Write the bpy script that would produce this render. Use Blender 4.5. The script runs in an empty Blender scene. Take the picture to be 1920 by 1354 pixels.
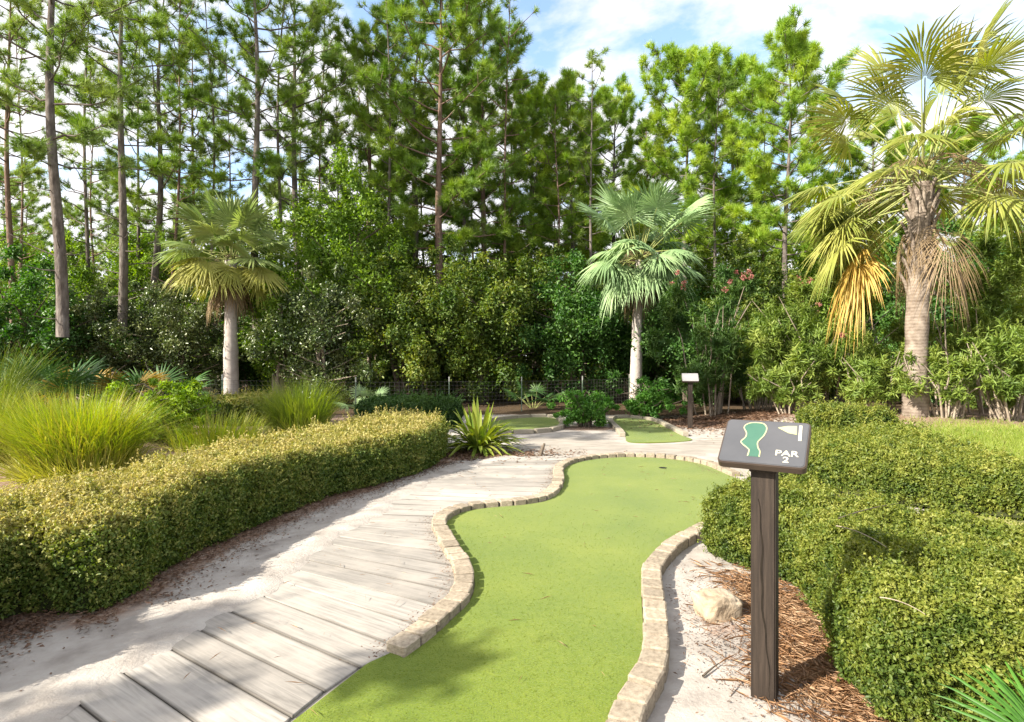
import bpy, bmesh, math, random
import numpy as np
from mathutils import Vector, Matrix, noise as mnoise

R = math.radians
random.seed(7)
rng = np.random.default_rng(11)
scene = bpy.context.scene
C = scene.collection

# ------------------------------------------------------------------ camera
CAMH = 1.45
FPX = 1070.0            # focal length in photo pixels (1920 wide)
CX, CY = 960.0, 677.0
cam_d = bpy.data.cameras.new('camera')
cam = bpy.data.objects.new('camera', cam_d)
C.objects.link(cam)
cam.location = (0, 0, CAMH)
cam.rotation_euler = (R(90), 0, 0)
cam_d.sensor_width = 36.0
cam_d.lens = 36.0 * FPX / 1920.0
cam_d.clip_start = 0.05
cam_d.clip_end = 3000
scene.camera = cam

# ------------------------------------------------------------------ sun, sky, exposure
SUN_EL = 33.0
SUN_V = Vector((-0.87, -0.49, 0)).normalized()          # horizontal direction towards the sun
sun_dir = Vector((SUN_V.x * math.cos(R(SUN_EL)), SUN_V.y * math.cos(R(SUN_EL)), math.sin(R(SUN_EL))))
sd = bpy.data.lights.new('sun', 'SUN')
sd.energy = 4.4
sd.angle = R(0.55)
sd.color = (1.0, 0.925, 0.80)
sun = bpy.data.objects.new('sun', sd)
C.objects.link(sun)
sun.rotation_euler = (-sun_dir).to_track_quat('-Z', 'Y').to_euler()

world = bpy.data.worlds.new('World')
scene.world = world
world.use_nodes = True
wn, wl = world.node_tree.nodes, world.node_tree.links
wn.clear()
w_out = wn.new('ShaderNodeOutputWorld')
w_bg = wn.new('ShaderNodeBackground')
w_bg.inputs['Strength'].default_value = 0.15
sky = wn.new('ShaderNodeTexSky')
sky.sky_type = 'NISHITA'
sky.sun_disc = False
sky.sun_elevation = R(SUN_EL)
sky.sun_rotation = math.atan2(sun_dir.x, sun_dir.y)
sky.air_density = 1.0
sky.dust_density = 2.2
sky.ozone_density = 1.2
tc = wn.new('ShaderNodeTexCoord')
sep = wn.new('ShaderNodeSeparateXYZ')
wl.new(tc.outputs['Generated'], sep.inputs[0])
zadd = wn.new('ShaderNodeMath'); zadd.operation = 'MAXIMUM'; zadd.inputs[1].default_value = 0.0
wl.new(sep.outputs['Z'], zadd.inputs[0])
zad2 = wn.new('ShaderNodeMath'); zad2.operation = 'ADD'; zad2.inputs[1].default_value = 0.22
wl.new(zadd.outputs[0], zad2.inputs[0])
dv = wn.new('ShaderNodeVectorMath'); dv.operation = 'DIVIDE'
cmb = wn.new('ShaderNodeCombineXYZ')
wl.new(zad2.outputs[0], cmb.inputs[0]); wl.new(zad2.outputs[0], cmb.inputs[1]); cmb.inputs[2].default_value = 1.0
wl.new(tc.outputs['Generated'], dv.inputs[0]); wl.new(cmb.outputs[0], dv.inputs[1])
mp = wn.new('ShaderNodeMapping')
mp.inputs['Location'].default_value = (3.04, 1.42, 0.0)
wl.new(dv.outputs[0], mp.inputs['Vector'])
cn = wn.new('ShaderNodeTexNoise')
cn.inputs['Scale'].default_value = 2.1
cn.inputs['Detail'].default_value = 9.0
cn.inputs['Roughness'].default_value = 0.58
cn.inputs['Distortion'].default_value = 0.25
wl.new(mp.outputs[0], cn.inputs['Vector'])
cr = wn.new('ShaderNodeValToRGB')
cr.color_ramp.elements[0].position = 0.365
cr.color_ramp.elements[0].color = (0, 0, 0, 1)
cr.color_ramp.elements[1].position = 0.495
cr.color_ramp.elements[1].color = (1, 1, 1, 1)
wl.new(cn.outputs['Fac'], cr.inputs['Fac'])
cn2 = wn.new('ShaderNodeTexNoise')
cn2.inputs['Scale'].default_value = 5.0
cn2.inputs['Detail'].default_value = 6.0
wl.new(mp.outputs[0], cn2.inputs['Vector'])
ccol = wn.new('ShaderNodeMix'); ccol.data_type = 'RGBA'
ccol.inputs[6].default_value = (1.9, 1.93, 2.15, 1)
ccol.inputs[7].default_value = (4.1, 4.0, 4.0, 1)
wl.new(cn2.outputs['Fac'], ccol.inputs[0])
cmix = wn.new('ShaderNodeMix'); cmix.data_type = 'RGBA'
wl.new(cr.outputs['Color'], cmix.inputs[0])
wl.new(sky.outputs[0], cmix.inputs[6])
wl.new(ccol.outputs[2], cmix.inputs[7])
wl.new(cmix.outputs[2], w_bg.inputs['Color'])
wl.new(w_bg.outputs[0], w_out.inputs['Surface'])

scene.view_settings.view_transform = 'Standard'
scene.view_settings.look = 'None'
scene.view_settings.exposure = 1.6
scene.view_settings.gamma = 1.0
scene.view_settings.use_curve_mapping = False
scene.render.engine = 'CYCLES'
scene.cycles.max_bounces = 8
scene.cycles.transmission_bounces = 4
scene.cycles.transparent_max_bounces = 8


# ------------------------------------------------------------------ helpers
def P(px, py, h=0.0):
    """photo pixel -> point on the level plane z = h"""
    y = FPX * (CAMH - h) / (py - CY)
    return Vector(((px - CX) / FPX * y, y, h))


def X_at(px, y):
    return (px - CX) / FPX * y


def tag(o, label=None, cat=None, group=None, kind=None):
    if label: o['label'] = label
    if cat: o['category'] = cat
    if group: o['group'] = group
    if kind: o['kind'] = kind
    return o


def empty(name, loc=(0, 0, 0), label=None, cat=None, group=None):
    o = bpy.data.objects.new(name, None)
    o.empty_display_size = 0.2
    C.objects.link(o)
    o.location = loc
    return tag(o, label, cat, group)


def link(name, me, mat=None, parent=None, loc=None, rot=None, scale=None):
    o = bpy.data.objects.new(name, me)
    C.objects.link(o)
    if mat is not None and len(me.materials) == 0:
        me.materials.append(mat)
    if parent is not None: o.parent = parent
    if loc is not None: o.location = loc
    if rot is not None: o.rotation_euler = rot
    if scale is not None: o.scale = scale
    return o


def np_mesh(name, v, f, attrs=None, smooth=False):
    """v (n,3); f (m,k) ; attrs {name:(domain, array)}"""
    me = bpy.data.meshes.new(name)
    v = np.asarray(v, dtype=np.float32); f = np.asarray(f, dtype=np.int32)
    m, k = f.shape
    me.vertices.add(len(v)); me.vertices.foreach_set('co', v.ravel())
    me.loops.add(m * k); me.loops.foreach_set('vertex_index', f.ravel())
    me.polygons.add(m)
    me.polygons.foreach_set('loop_start', np.arange(0, m * k, k, dtype=np.int32))
    if smooth:
        me.polygons.foreach_set('use_smooth', np.ones(m, dtype=bool))
    if attrs:
        for an, (dom, arr) in attrs.items():
            a = me.attributes.new(an, 'FLOAT', dom)
            a.data.foreach_set('value', np.asarray(arr, dtype=np.float32))
    me.update(calc_edges=True)
    return me


def unit(a):
    return a / np.maximum(np.linalg.norm(a, axis=-1, keepdims=True), 1e-9)


def rand_unit(n):
    return unit(rng.normal(size=(n, 3)))


def leaf_arrays(cen, d, nrm, L, W, fold=0.25, rnd=None):
    """kite leaves folded along the rib: base, left, tip, right"""
    n = len(cen)
    d = unit(d)
    s = unit(np.cross(nrm, d)); u = np.cross(d, s)
    L = np.broadcast_to(np.asarray(L, float), (n,))[:, None]; W = np.broadcast_to(np.asarray(W, float), (n,))[:, None]
    base = cen - d * L * 0.5
    tip = cen + d * L * 0.5 - u * L * 0.12
    mid = cen - d * L * 0.05
    l = mid + s * W * 0.5 + u * W * fold
    r = mid - s * W * 0.5 + u * W * fold
    v = np.stack([base, r, tip, l], axis=1).reshape(-1, 3)
    i = np.arange(n)[:, None] * 4
    f = np.concatenate([i + np.array([0, 1, 2]), i + np.array([0, 2, 3])], axis=1).reshape(-1, 3)
    if rnd is None: rnd = rng.random(n)
    return v, f, np.repeat(rnd, 2)


def leaf_mesh(name, *a, **k):
    v, f, r = leaf_arrays(*a, **k)
    return np_mesh(name, v, f, {'rnd': ('FACE', r)})


def needle_mesh(name, base, d, L, W, rnd):
    n = len(base)
    d = unit(d)
    s = unit(np.cross(d, rand_unit(n)))
    L = np.asarray(L)[:, None]; W = np.asarray(W)[:, None] if np.ndim(W) else W
    v = np.stack([base - s * W * 0.5, base + s * W * 0.5, base + d * L], axis=1).reshape(-1, 3)
    f = np.arange(n * 3).reshape(-1, 3)
    return np_mesh(name, v, f, {'rnd': ('FACE', rnd)})


class Tubes:
    """collects tapered tubes in one mesh"""
    def __init__(s):
        s.v = []; s.f = []; s.n = 0

    def add(s, pts, rad, k=6):
        pts = np.asarray(pts, float); m = len(pts)
        rad = np.broadcast_to(np.asarray(rad, float), (m,))
        t = unit(np.gradient(pts, axis=0))
        ref = np.array([0., 0., 1.]) if abs(t[:, 2]).mean() < 0.8 else np.array([1., 0., 0.])
        a = unit(np.cross(t, ref)); b = np.cross(t, a)
        ang = np.arange(k) * 2 * math.pi / k
        ring = pts[:, None] + rad[:, None, None] * (np.cos(ang)[None, :, None] * a[:, None] + np.sin(ang)[None, :, None] * b[:, None])
        s.v.append(ring.reshape(-1, 3))
        i = np.arange(m - 1)[:, None] * k; j = np.arange(k)[None]; j2 = (j + 1) % k
        q = np.stack([i + j, i + j2, i + k + j2, i + k + j], axis=-1).reshape(-1, 4) + s.n
        s.f.append(q)
        s.n += m * k

    def mesh(s, name, smooth=True):
        return np_mesh(name, np.concatenate(s.v), np.concatenate(s.f), smooth=smooth)


def bm_obj(name, bm, mat, parent=None, smooth=False):
    me = bpy.data.meshes.new(name)
    bm.to_mesh(me); bm.free()
    if smooth:
        for p in me.polygons: p.use_smooth = True
    return link(name, me, mat, parent)


def box_mesh(name, bev=0.08, seg=1):
    bm = bmesh.new()
    bmesh.ops.create_cube(bm, size=1.0)
    if bev: bmesh.ops.bevel(bm, geom=list(bm.edges), offset=bev, segments=seg, affect='EDGES')
    me = bpy.data.meshes.new(name)
    bm.to_mesh(me); bm.free()
    return me


def catmull(pts, n=12, closed=False):
    pts = [Vector(p) for p in pts]
    out = []
    N = len(pts)
    rngi = range(N if closed else N - 1)
    for i in rngi:
        p0 = pts[(i - 1) % N] if closed or i > 0 else pts[0] * 2 - pts[1]
        p1 = pts[i]; p2 = pts[(i + 1) % N]
        p3 = pts[(i + 2) % N] if closed or i + 2 < N else pts[-1] * 2 - pts[-2]
        for k in range(n):
            t = k / n
            out.append(0.5 * ((2 * p1) + (-p0 + p2) * t + (2 * p0 - 5 * p1 + 4 * p2 - p3) * t * t + (-p0 + 3 * p1 - 3 * p2 + p3) * t ** 3))
    if not closed: out.append(pts[-1])
    return out


def resample(pts, step):
    pts = [Vector(p) for p in pts]
    d = [0]
    for a, b in zip(pts, pts[1:]): d.append(d[-1] + (b - a).length)
    n = max(2, int(round(d[-1] / step)) + 1)
    out = []
    j = 0
    for i in range(n):
        s = d[-1] * i / (n - 1)
        while j < len(d) - 2 and d[j + 1] < s: j += 1
        t = (s - d[j]) / max(d[j + 1] - d[j], 1e-9)
        out.append(pts[j].lerp(pts[j + 1], t))
    return out


def poly_sd(x, y, poly):
    """signed distance to polygon, positive inside (numpy)"""
    px = np.array([p[0] for p in poly]); py = np.array([p[1] for p in poly])
    qx = np.roll(px, -1); qy = np.roll(py, -1)
    best = np.full(x.shape, 1e9); ins = np.zeros(x.shape, bool)
    for ax, ay, bx, by in zip(px, py, qx, qy):
        ex, ey = bx - ax, by - ay
        t = np.clip(((x - ax) * ex + (y - ay) * ey) / max(ex * ex + ey * ey, 1e-12), 0, 1)
        best = np.minimum(best, np.hypot(x - ax - t * ex, y - ay - t * ey))
        c = ((ay > y) != (by > y))
        with np.errstate(divide='ignore', invalid='ignore'):
            xi = ax + (y - ay) / (by - ay if by != ay else 1e-12) * ex
        ins ^= c & (x < xi)
    return np.where(ins, best, -best)


def wob(x, y, s=1.0, seed=0.0):
    """cheap smooth pseudo noise, about -1..1"""
    return (np.sin(x * 1.7 * s + seed) * np.cos(y * 1.3 * s - seed * 1.7) + 0.6 * np.sin(x * 3.1 * s - y * 2.3 * s + seed * 2.1)
            + 0.4 * np.cos(x * 5.3 * s + y * 4.7 * s + seed)) / 2.0


# ------------------------------------------------------------------ materials
def newmat(name):
    m = bpy.data.materials.new(name)
    m.use_nodes = True
    nt = m.node_tree
    b = nt.nodes.get('Principled BSDF')
    return m, nt.nodes, nt.links, b


def ramp(nodes, pts):
    r = nodes.new('ShaderNodeValToRGB')
    e = r.color_ramp.elements
    e[0].position, e[0].color = pts[0][0], (*pts[0][1], 1)
    e[1].position, e[1].color = pts[-1][0], (*pts[-1][1], 1)
    for p, c in pts[1:-1]:
        k = e.new(p); k.color = (*c, 1)
    return r


def leaf_mat(name, cols, trans=0.35, rough=0.5, spec=0.35, clump=1.2, clump_amt=0.5, tsat=1.25):
    """colours run over a per-leaf random value mixed with a slow noise"""
    m, n, l, b = newmat(name)
    at = n.new('ShaderNodeAttribute'); at.attribute_name = 'rnd'
    g = n.new('ShaderNodeNewGeometry')
    nz = n.new('ShaderNodeTexNoise'); nz.inputs['Scale'].default_value = clump; nz.inputs['Detail'].default_value = 2
    l.new(g.outputs['Position'], nz.inputs['Vector'])
    mr = n.new('ShaderNodeMapRange'); mr.inputs[1].default_value = 0.3; mr.inputs[2].default_value = 0.7
    l.new(nz.outputs['Fac'], mr.inputs[0])
    mx = n.new('ShaderNodeMix'); mx.data_type = 'FLOAT'; mx.inputs[0].default_value = clump_amt
    l.new(at.outputs['Fac'], mx.inputs[2]); l.new(mr.outputs[0], mx.inputs[3])
    k = len(cols)
    rp = ramp(n, [(i / (k - 1), c) for i, c in enumerate(cols)])
    l.new(mx.outputs[0], rp.inputs[0])
    l.new(rp.outputs[0], b.inputs['Base Color'])
    b.inputs['Roughness'].default_value = rough
    b.inputs['Specular IOR Level'].default_value = spec
    tr = n.new('ShaderNodeBsdfTranslucent')
    hs = n.new('ShaderNodeHueSaturation'); hs.inputs['Saturation'].default_value = tsat; hs.inputs['Value'].default_value = 1.3
    l.new(rp.outputs[0], hs.inputs['Color']); l.new(hs.outputs[0], tr.inputs['Color'])
    ms = n.new('ShaderNodeMixShader'); ms.inputs[0].default_value = trans
    l.new(b.outputs[0], ms.inputs[1]); l.new(tr.outputs[0], ms.inputs[2])
    l.new(ms.outputs[0], n['Material Output'].inputs['Surface'])
    return m


def noise_mat(name, cols, scale=8.0, rough=0.85, detail=6, bump=0.3, bscale=None, stretch=(1, 1, 1), spec=0.2, coord='Object', bdist=0.01, vary=0.0):
    m, n, l, b = newmat(name)
    t = n.new('ShaderNodeTexCoord'); mpn = n.new('ShaderNodeMapping'); mpn.inputs['Scale'].default_value = stretch
    oi = n.new('ShaderNodeObjectInfo')
    off = n.new('ShaderNodeVectorMath'); off.operation = 'ADD'
    sc = n.new('ShaderNodeMath'); sc.operation = 'MULTIPLY'; sc.inputs[1].default_value = 37.0
    l.new(oi.outputs['Random'], sc.inputs[0])
    l.new(t.outputs[coord], off.inputs[0]); l.new(sc.outputs[0], off.inputs[1])
    l.new(off.outputs[0], mpn.inputs[0])
    nz = n.new('ShaderNodeTexNoise'); nz.inputs['Scale'].default_value = scale; nz.inputs['Detail'].default_value = detail
    nz.inputs['Roughness'].default_value = 0.65
    l.new(mpn.outputs[0], nz.inputs['Vector'])
    k = len(cols)
    rp = ramp(n, [(0.28 + 0.44 * i / (k - 1), c) for i, c in enumerate(cols)])
    l.new(nz.outputs['Fac'], rp.inputs[0])
    mv = n.new('ShaderNodeMath'); mv.operation = 'MULTIPLY_ADD'; mv.inputs[1].default_value = vary; mv.inputs[2].default_value = 1 - vary * 0.5
    l.new(oi.outputs['Random'], mv.inputs[0])
    vs_ = n.new('ShaderNodeVectorMath'); vs_.operation = 'SCALE'
    l.new(rp.outputs[0], vs_.inputs[0]); l.new(mv.outputs[0], vs_.inputs['Scale'])
    l.new(vs_.outputs[0], b.inputs['Base Color'])
    b.inputs['Roughness'].default_value = rough; b.inputs['Specular IOR Level'].default_value = spec
    if bump:
        nb = n.new('ShaderNodeTexNoise'); nb.inputs['Scale'].default_value = bscale or scale * 3; nb.inputs['Detail'].default_value = 5
        l.new(mpn.outputs[0], nb.inputs['Vector'])
        bp = n.new('ShaderNodeBump'); bp.inputs['Strength'].default_value = bump; bp.inputs['Distance'].default_value = bdist
        l.new(nb.outputs['Fac'], bp.inputs['Height']); l.new(bp.outputs[0], b.inputs['Normal'])
    return m


M = {}
TREE = 1.6


def tl(cols):
    return [tuple(min(1.0, c * TREE) for c in q) for q in cols]


def tu(cols):
    return [tuple(c * 1.15 for c in q) for q in cols]


M['hedge'] = leaf_mat('hedge leaves', [(0.022, 0.055, 0.010), (0.09, 0.135, 0.02), (0.19, 0.22, 0.035), (0.34, 0.34, 0.085)], trans=0.35, clump=6.0, clump_amt=0.5)
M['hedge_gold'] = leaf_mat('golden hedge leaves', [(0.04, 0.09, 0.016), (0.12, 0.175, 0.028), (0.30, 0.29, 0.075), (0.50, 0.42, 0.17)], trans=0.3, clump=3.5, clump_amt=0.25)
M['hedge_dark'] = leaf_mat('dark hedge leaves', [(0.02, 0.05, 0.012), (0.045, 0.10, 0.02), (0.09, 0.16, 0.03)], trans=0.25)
M['hedge_core'] = noise_mat('hedge twigs', [(0.02, 0.03, 0.008), (0.045, 0.045, 0.018)], 30, 1.0, bump=0)
M['pine'] = leaf_mat('pine needles', tl([(0.042, 0.09, 0.014), (0.10, 0.162, 0.022), (0.20, 0.255, 0.032)]), trans=0.3, clump=0.9, clump_amt=0.6)
M['pine_bright'] = leaf_mat('young pine needles', tl([(0.06, 0.13, 0.02), (0.15, 0.23, 0.025), (0.29, 0.34, 0.04)]), trans=0.35, clump=0.9, clump_amt=0.6)
M['pine_pale'] = leaf_mat('thin pine needles', tl([(0.06, 0.11, 0.025), (0.12, 0.17, 0.04), (0.22, 0.26, 0.06)]), trans=0.3, clump=0.9, clump_amt=0.5)
M['leaf_light'] = leaf_mat('light broad leaves', tl([(0.05, 0.105, 0.015), (0.115, 0.185, 0.024), (0.21, 0.29, 0.04)]), trans=0.4, clump=0.8)
M['leaf_olive'] = leaf_mat('olive broad leaves', tu([(0.03, 0.07, 0.012), (0.085, 0.135, 0.02), (0.22, 0.24, 0.035)]), trans=0.3, clump=0.8)
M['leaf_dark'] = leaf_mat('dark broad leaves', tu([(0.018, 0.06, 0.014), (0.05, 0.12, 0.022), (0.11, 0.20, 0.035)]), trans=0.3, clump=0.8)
M['leaf_grey'] = leaf_mat('glossy grey green leaves', tu([(0.03, 0.06, 0.018), (0.08, 0.115, 0.032), (0.20, 0.22, 0.085)]), trans=0.2, rough=0.35, spec=0.6, clump=0.8)
M['oleander'] = leaf_mat('oleander leaves', [(0.06, 0.12, 0.022), (0.16, 0.23, 0.04), (0.32, 0.36, 0.085)], trans=0.3, clump=1.4)
M['oleander_dark'] = leaf_mat('deep oleander leaves', [(0.025, 0.07, 0.018), (0.07, 0.14, 0.03), (0.16, 0.23, 0.05)], trans=0.3, clump=1.4)
M['flower'] = leaf_mat('red flowers', [(0.26, 0.07, 0.06), (0.40, 0.18, 0.155)], trans=0.2)
M['bush'] = leaf_mat('glossy bush leaves', [(0.03, 0.10, 0.014), (0.075, 0.20, 0.024), (0.15, 0.31, 0.04)], trans=0.35, clump=3)
M['lime'] = leaf_mat('lime shrub leaves', [(0.09, 0.19, 0.015), (0.20, 0.32, 0.02), (0.32, 0.42, 0.04)], trans=0.4, clump=3)
M['grass'] = leaf_mat('ornamental grass', [(0.15, 0.24, 0.02), (0.25, 0.33, 0.03), (0.34, 0.36, 0.06), (0.36, 0.28, 0.10)], trans=0.4, clump=2, clump_amt=0.35)
M['grass_green'] = leaf_mat('green ornamental grass', [(0.12, 0.20, 0.03), (0.22, 0.29, 0.04), (0.33, 0.36, 0.10)], trans=0.4, clump=2)
M['strap'] = leaf_mat('strap leaves', [(0.09, 0.16, 0.025), (0.20, 0.26, 0.04), (0.36, 0.37, 0.09)], trans=0.3, rough=0.4, clump=5)
M['frond'] = leaf_mat('palm frond', [(0.11, 0.16, 0.03), (0.24, 0.27, 0.055), (0.42, 0.39, 0.12)], trans=0.3, rough=0.4, clump=1.2, clump_amt=0.7)
M['frond_grey'] = leaf_mat('grey green palm frond', tl([(0.09, 0.15, 0.065), (0.15, 0.22, 0.10), (0.22, 0.29, 0.13)]), trans=0.25, rough=0.45, clump=1.2, clump_amt=0.7)
M['frond_pale'] = leaf_mat('pale palm frond', [(0.16, 0.24, 0.08), (0.26, 0.33, 0.11), (0.37, 0.41, 0.15)], trans=0.3, rough=0.45, clump=1.2, clump_amt=0.7)
M['frond_yellow'] = leaf_mat('yellow palm frond', [(0.26, 0.28, 0.055), (0.37, 0.37, 0.085), (0.48, 0.45, 0.15)], trans=0.3, clump=1.5)
M['frond_orange'] = leaf_mat('orange dead frond', [(0.36, 0.25, 0.07), (0.50, 0.33, 0.08), (0.52, 0.41, 0.14)], trans=0.3, clump=2)
M['frond_dead'] = leaf_mat('dry palm frond', [(0.14, 0.09, 0.045), (0.27, 0.19, 0.10), (0.36, 0.28, 0.17)], trans=0.15, clump=2)
M['frond_deep'] = leaf_mat('palmetto frond', [(0.03, 0.09, 0.025), (0.07, 0.15, 0.04), (0.13, 0.21, 0.05)], trans=0.3, rough=0.4, clump=2)
M['frond_rust'] = leaf_mat('rusty palmetto frond', [(0.16, 0.12, 0.03), (0.30, 0.20, 0.04), (0.34, 0.26, 0.07)], trans=0.3, clump=2)
M['petiole'] = noise_mat('frond stalk', [(0.18, 0.22, 0.06), (0.32, 0.33, 0.12)], 10, 0.6, bump=0)
M['bark_pine'] = noise_mat('pine bark', [(0.055, 0.045, 0.038), (0.125, 0.105, 0.09), (0.21, 0.185, 0.165)], 9, 0.95, bump=0.8, bscale=14, stretch=(1, 1, 0.35), bdist=0.04)
M['bark_red'] = noise_mat('reddish pine bark', [(0.075, 0.05, 0.036), (0.16, 0.105, 0.078), (0.23, 0.17, 0.135)], 9, 0.95, bump=0.8, bscale=14, stretch=(1, 1, 0.35), bdist=0.04)
M['bark'] = noise_mat('shrub bark', [(0.07, 0.055, 0.04), (0.16, 0.13, 0.10)], 9, 0.95, bump=0.4)
M['bark_pale'] = noise_mat('pale stems', [(0.20, 0.16, 0.12), (0.38, 0.32, 0.25)], 9, 0.9, bump=0.3)
M['dead_wood'] = noise_mat('dead branches', [(0.17, 0.13, 0.10), (0.32, 0.27, 0.22)], 12, 0.9, bump=0.3)


def palm_trunk_mat(name, c0, c1, ringscale=9.0, nmix=0.72):
    m, n, l, b = newmat(name)
    t = n.new('ShaderNodeTexCoord')
    w = n.new('ShaderNodeTexWave'); w.wave_type = 'BANDS'; w.bands_direction = 'Z'
    w.inputs['Scale'].default_value = ringscale; w.inputs['Distortion'].default_value = 3.0; w.inputs['Detail'].default_value = 3
    w.inputs['Detail Scale'].default_value = 2.5
    l.new(t.outputs['Object'], w.inputs['Vector'])
    nz = n.new('ShaderNodeTexNoise'); nz.inputs['Scale'].default_value = 6; nz.inputs['Detail'].default_value = 7
    l.new(t.outputs['Object'], nz.inputs['Vector'])
    mx = n.new('ShaderNodeMix'); mx.data_type = 'FLOAT'; mx.inputs[0].default_value = nmix
    l.new(w.outputs['Fac'], mx.inputs[2]); l.new(nz.outputs['Fac'], mx.inputs[3])
    rp = ramp(n, [(0.25, c0), (0.7, c1)])
    l.new(mx.outputs[0], rp.inputs[0]); l.new(rp.outputs[0], b.inputs['Base Color'])
    bp = n.new('ShaderNodeBump'); bp.inputs['Strength'].default_value = 0.6; bp.inputs['Distance'].default_value = 0.03
    l.new(mx.outputs[0], bp.inputs['Height']); l.new(bp.outputs[0], b.inputs['Normal'])
    b.inputs['Roughness'].default_value = 0.9; b.inputs['Specular IOR Level'].default_value = 0.15
    return m


M['trunk_pale'] = palm_trunk_mat('pale palm trunk', (0.30, 0.26, 0.23), (0.48, 0.43, 0.39))
M['trunk_brown'] = palm_trunk_mat('brown palm trunk', (0.09, 0.065, 0.048), (0.30, 0.25, 0.205), 5.0, 0.9)


def plank_mat():
    m, n, l, b = newmat('weathered plank')
    t = n.new('ShaderNodeTexCoord'); oi = n.new('ShaderNodeObjectInfo')
    mu = n.new('ShaderNodeMath'); mu.operation = 'MULTIPLY'; mu.inputs[1].default_value = 53.0
    l.new(oi.outputs['Random'], mu.inputs[0])
    ad = n.new('ShaderNodeVectorMath'); ad.operation = 'ADD'
    l.new(t.outputs['Object'], ad.inputs[0]); l.new(mu.outputs[0], ad.inputs[1])
    mp = n.new('ShaderNodeMapping'); mp.inputs['Scale'].default_value = (1.1, 16, 1)
    l.new(ad.outputs[0], mp.inputs[0])
    g = n.new('ShaderNodeTexNoise'); g.inputs['Scale'].default_value = 2.6; g.inputs['Detail'].default_value = 8; g.inputs['Roughness'].default_value = 0.62
    g.inputs['Distortion'].default_value = 0.6
    l.new(mp.outputs[0], g.inputs['Vector'])
    rp = ramp(n, [(0.28, (0.19, 0.176, 0.157)), (0.5, (0.30, 0.279, 0.25)), (0.72, (0.39, 0.362, 0.322))])
    l.new(g.outputs['Fac'], rp.inputs[0])
    # blotches of sand dust and grey stains, in world space so they run over the joints
    geo = n.new('ShaderNodeNewGeometry')
    s = n.new('ShaderNodeTexNoise'); s.inputs['Scale'].default_value = 2.2; s.inputs['Detail'].default_value = 6; s.inputs['Roughness'].default_value = 0.6
    l.new(geo.outputs['Position'], s.inputs['Vector'])
    sr = ramp(n, [(0.45, (0, 0, 0)), (0.66, (1, 1, 1))])
    l.new(s.outputs['Fac'], sr.inputs[0])
    mx = n.new('ShaderNodeMix'); mx.data_type = 'RGBA'
    mm = n.new('ShaderNodeMath'); mm.operation = 'MULTIPLY'; mm.inputs[1].default_value = 0.75
    l.new(sr.outputs[0], mm.inputs[0]); l.new(mm.outputs[0], mx.inputs[0])
    l.new(rp.outputs[0], mx.inputs[6]); mx.inputs[7].default_value = (0.42, 0.383, 0.335, 1)
    mv = n.new('ShaderNodeMath'); mv.operation = 'MULTIPLY_ADD'; mv.inputs[1].default_value = 0.34; mv.inputs[2].default_value = 0.78
    l.new(oi.outputs['Random'], mv.inputs[0])
    vm = n.new('ShaderNodeVectorMath'); vm.operation = 'SCALE'
    l.new(mx.outputs[2], vm.inputs[0]); l.new(mv.outputs[0], vm.inputs['Scale'])
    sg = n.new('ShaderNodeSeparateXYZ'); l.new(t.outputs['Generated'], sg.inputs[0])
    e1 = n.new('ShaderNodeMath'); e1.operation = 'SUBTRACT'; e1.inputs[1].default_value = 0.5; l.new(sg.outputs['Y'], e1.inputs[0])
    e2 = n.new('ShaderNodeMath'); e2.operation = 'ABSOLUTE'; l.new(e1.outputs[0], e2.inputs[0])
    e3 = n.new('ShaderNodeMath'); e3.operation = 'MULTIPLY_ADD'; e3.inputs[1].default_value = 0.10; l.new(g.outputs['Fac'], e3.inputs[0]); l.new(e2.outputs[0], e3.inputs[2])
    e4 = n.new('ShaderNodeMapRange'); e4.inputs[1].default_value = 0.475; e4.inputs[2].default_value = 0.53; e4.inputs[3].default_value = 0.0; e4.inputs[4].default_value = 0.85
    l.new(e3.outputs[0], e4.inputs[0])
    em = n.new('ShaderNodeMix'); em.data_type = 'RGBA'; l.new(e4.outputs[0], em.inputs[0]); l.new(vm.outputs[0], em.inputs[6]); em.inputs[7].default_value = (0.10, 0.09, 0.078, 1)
    l.new(em.outputs[2], b.inputs['Base Color'])
    bp = n.new('ShaderNodeBump'); bp.inputs['Strength'].default_value = 0.35; bp.inputs['Distance'].default_value = 0.006
    l.new(g.outputs['Fac'], bp.inputs['Height']); l.new(bp.outputs[0], b.inputs['Normal'])
    b.inputs['Roughness'].default_value = 0.85; b.inputs['Specular IOR Level'].default_value = 0.25
    return m


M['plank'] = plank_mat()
M['pathbase'] = noise_mat('sandy path', [(0.20, 0.18, 0.155), (0.30, 0.272, 0.235), (0.375, 0.344, 0.30)], 3.0, 0.9, bump=0.25, bscale=40, stretch=(0.8, 3.0, 1))
M['gap'] = noise_mat('joint dirt', [(0.05, 0.042, 0.035), (0.13, 0.11, 0.09)], 20, 1.0, bump=0)
M['brick'] = noise_mat('buff brick', [(0.175, 0.14, 0.10), (0.305, 0.255, 0.19), (0.40, 0.34, 0.26)], 5, 0.9, bump=0.6, bscale=40, coord='Object', bdist=0.006, vary=0.42)
M['kerb'] = noise_mat('pale kerb', [(0.24, 0.21, 0.16), (0.36, 0.32, 0.25)], 9, 0.9, bump=0.3)
M['rock'] = noise_mat('limestone rock', [(0.20, 0.145, 0.095), (0.34, 0.27, 0.19), (0.44, 0.375, 0.29)], 6, 0.95, bump=0.7, bscale=16, bdist=0.03)
M['post'] = noise_mat('dark stained post', [(0.010, 0.0065, 0.0045), (0.024, 0.0165, 0.0115), (0.045, 0.032, 0.023)], 5, 0.7, bump=0.4, bscale=10, stretch=(16, 16, 0.7), spec=0.3, bdist=0.003)
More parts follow.
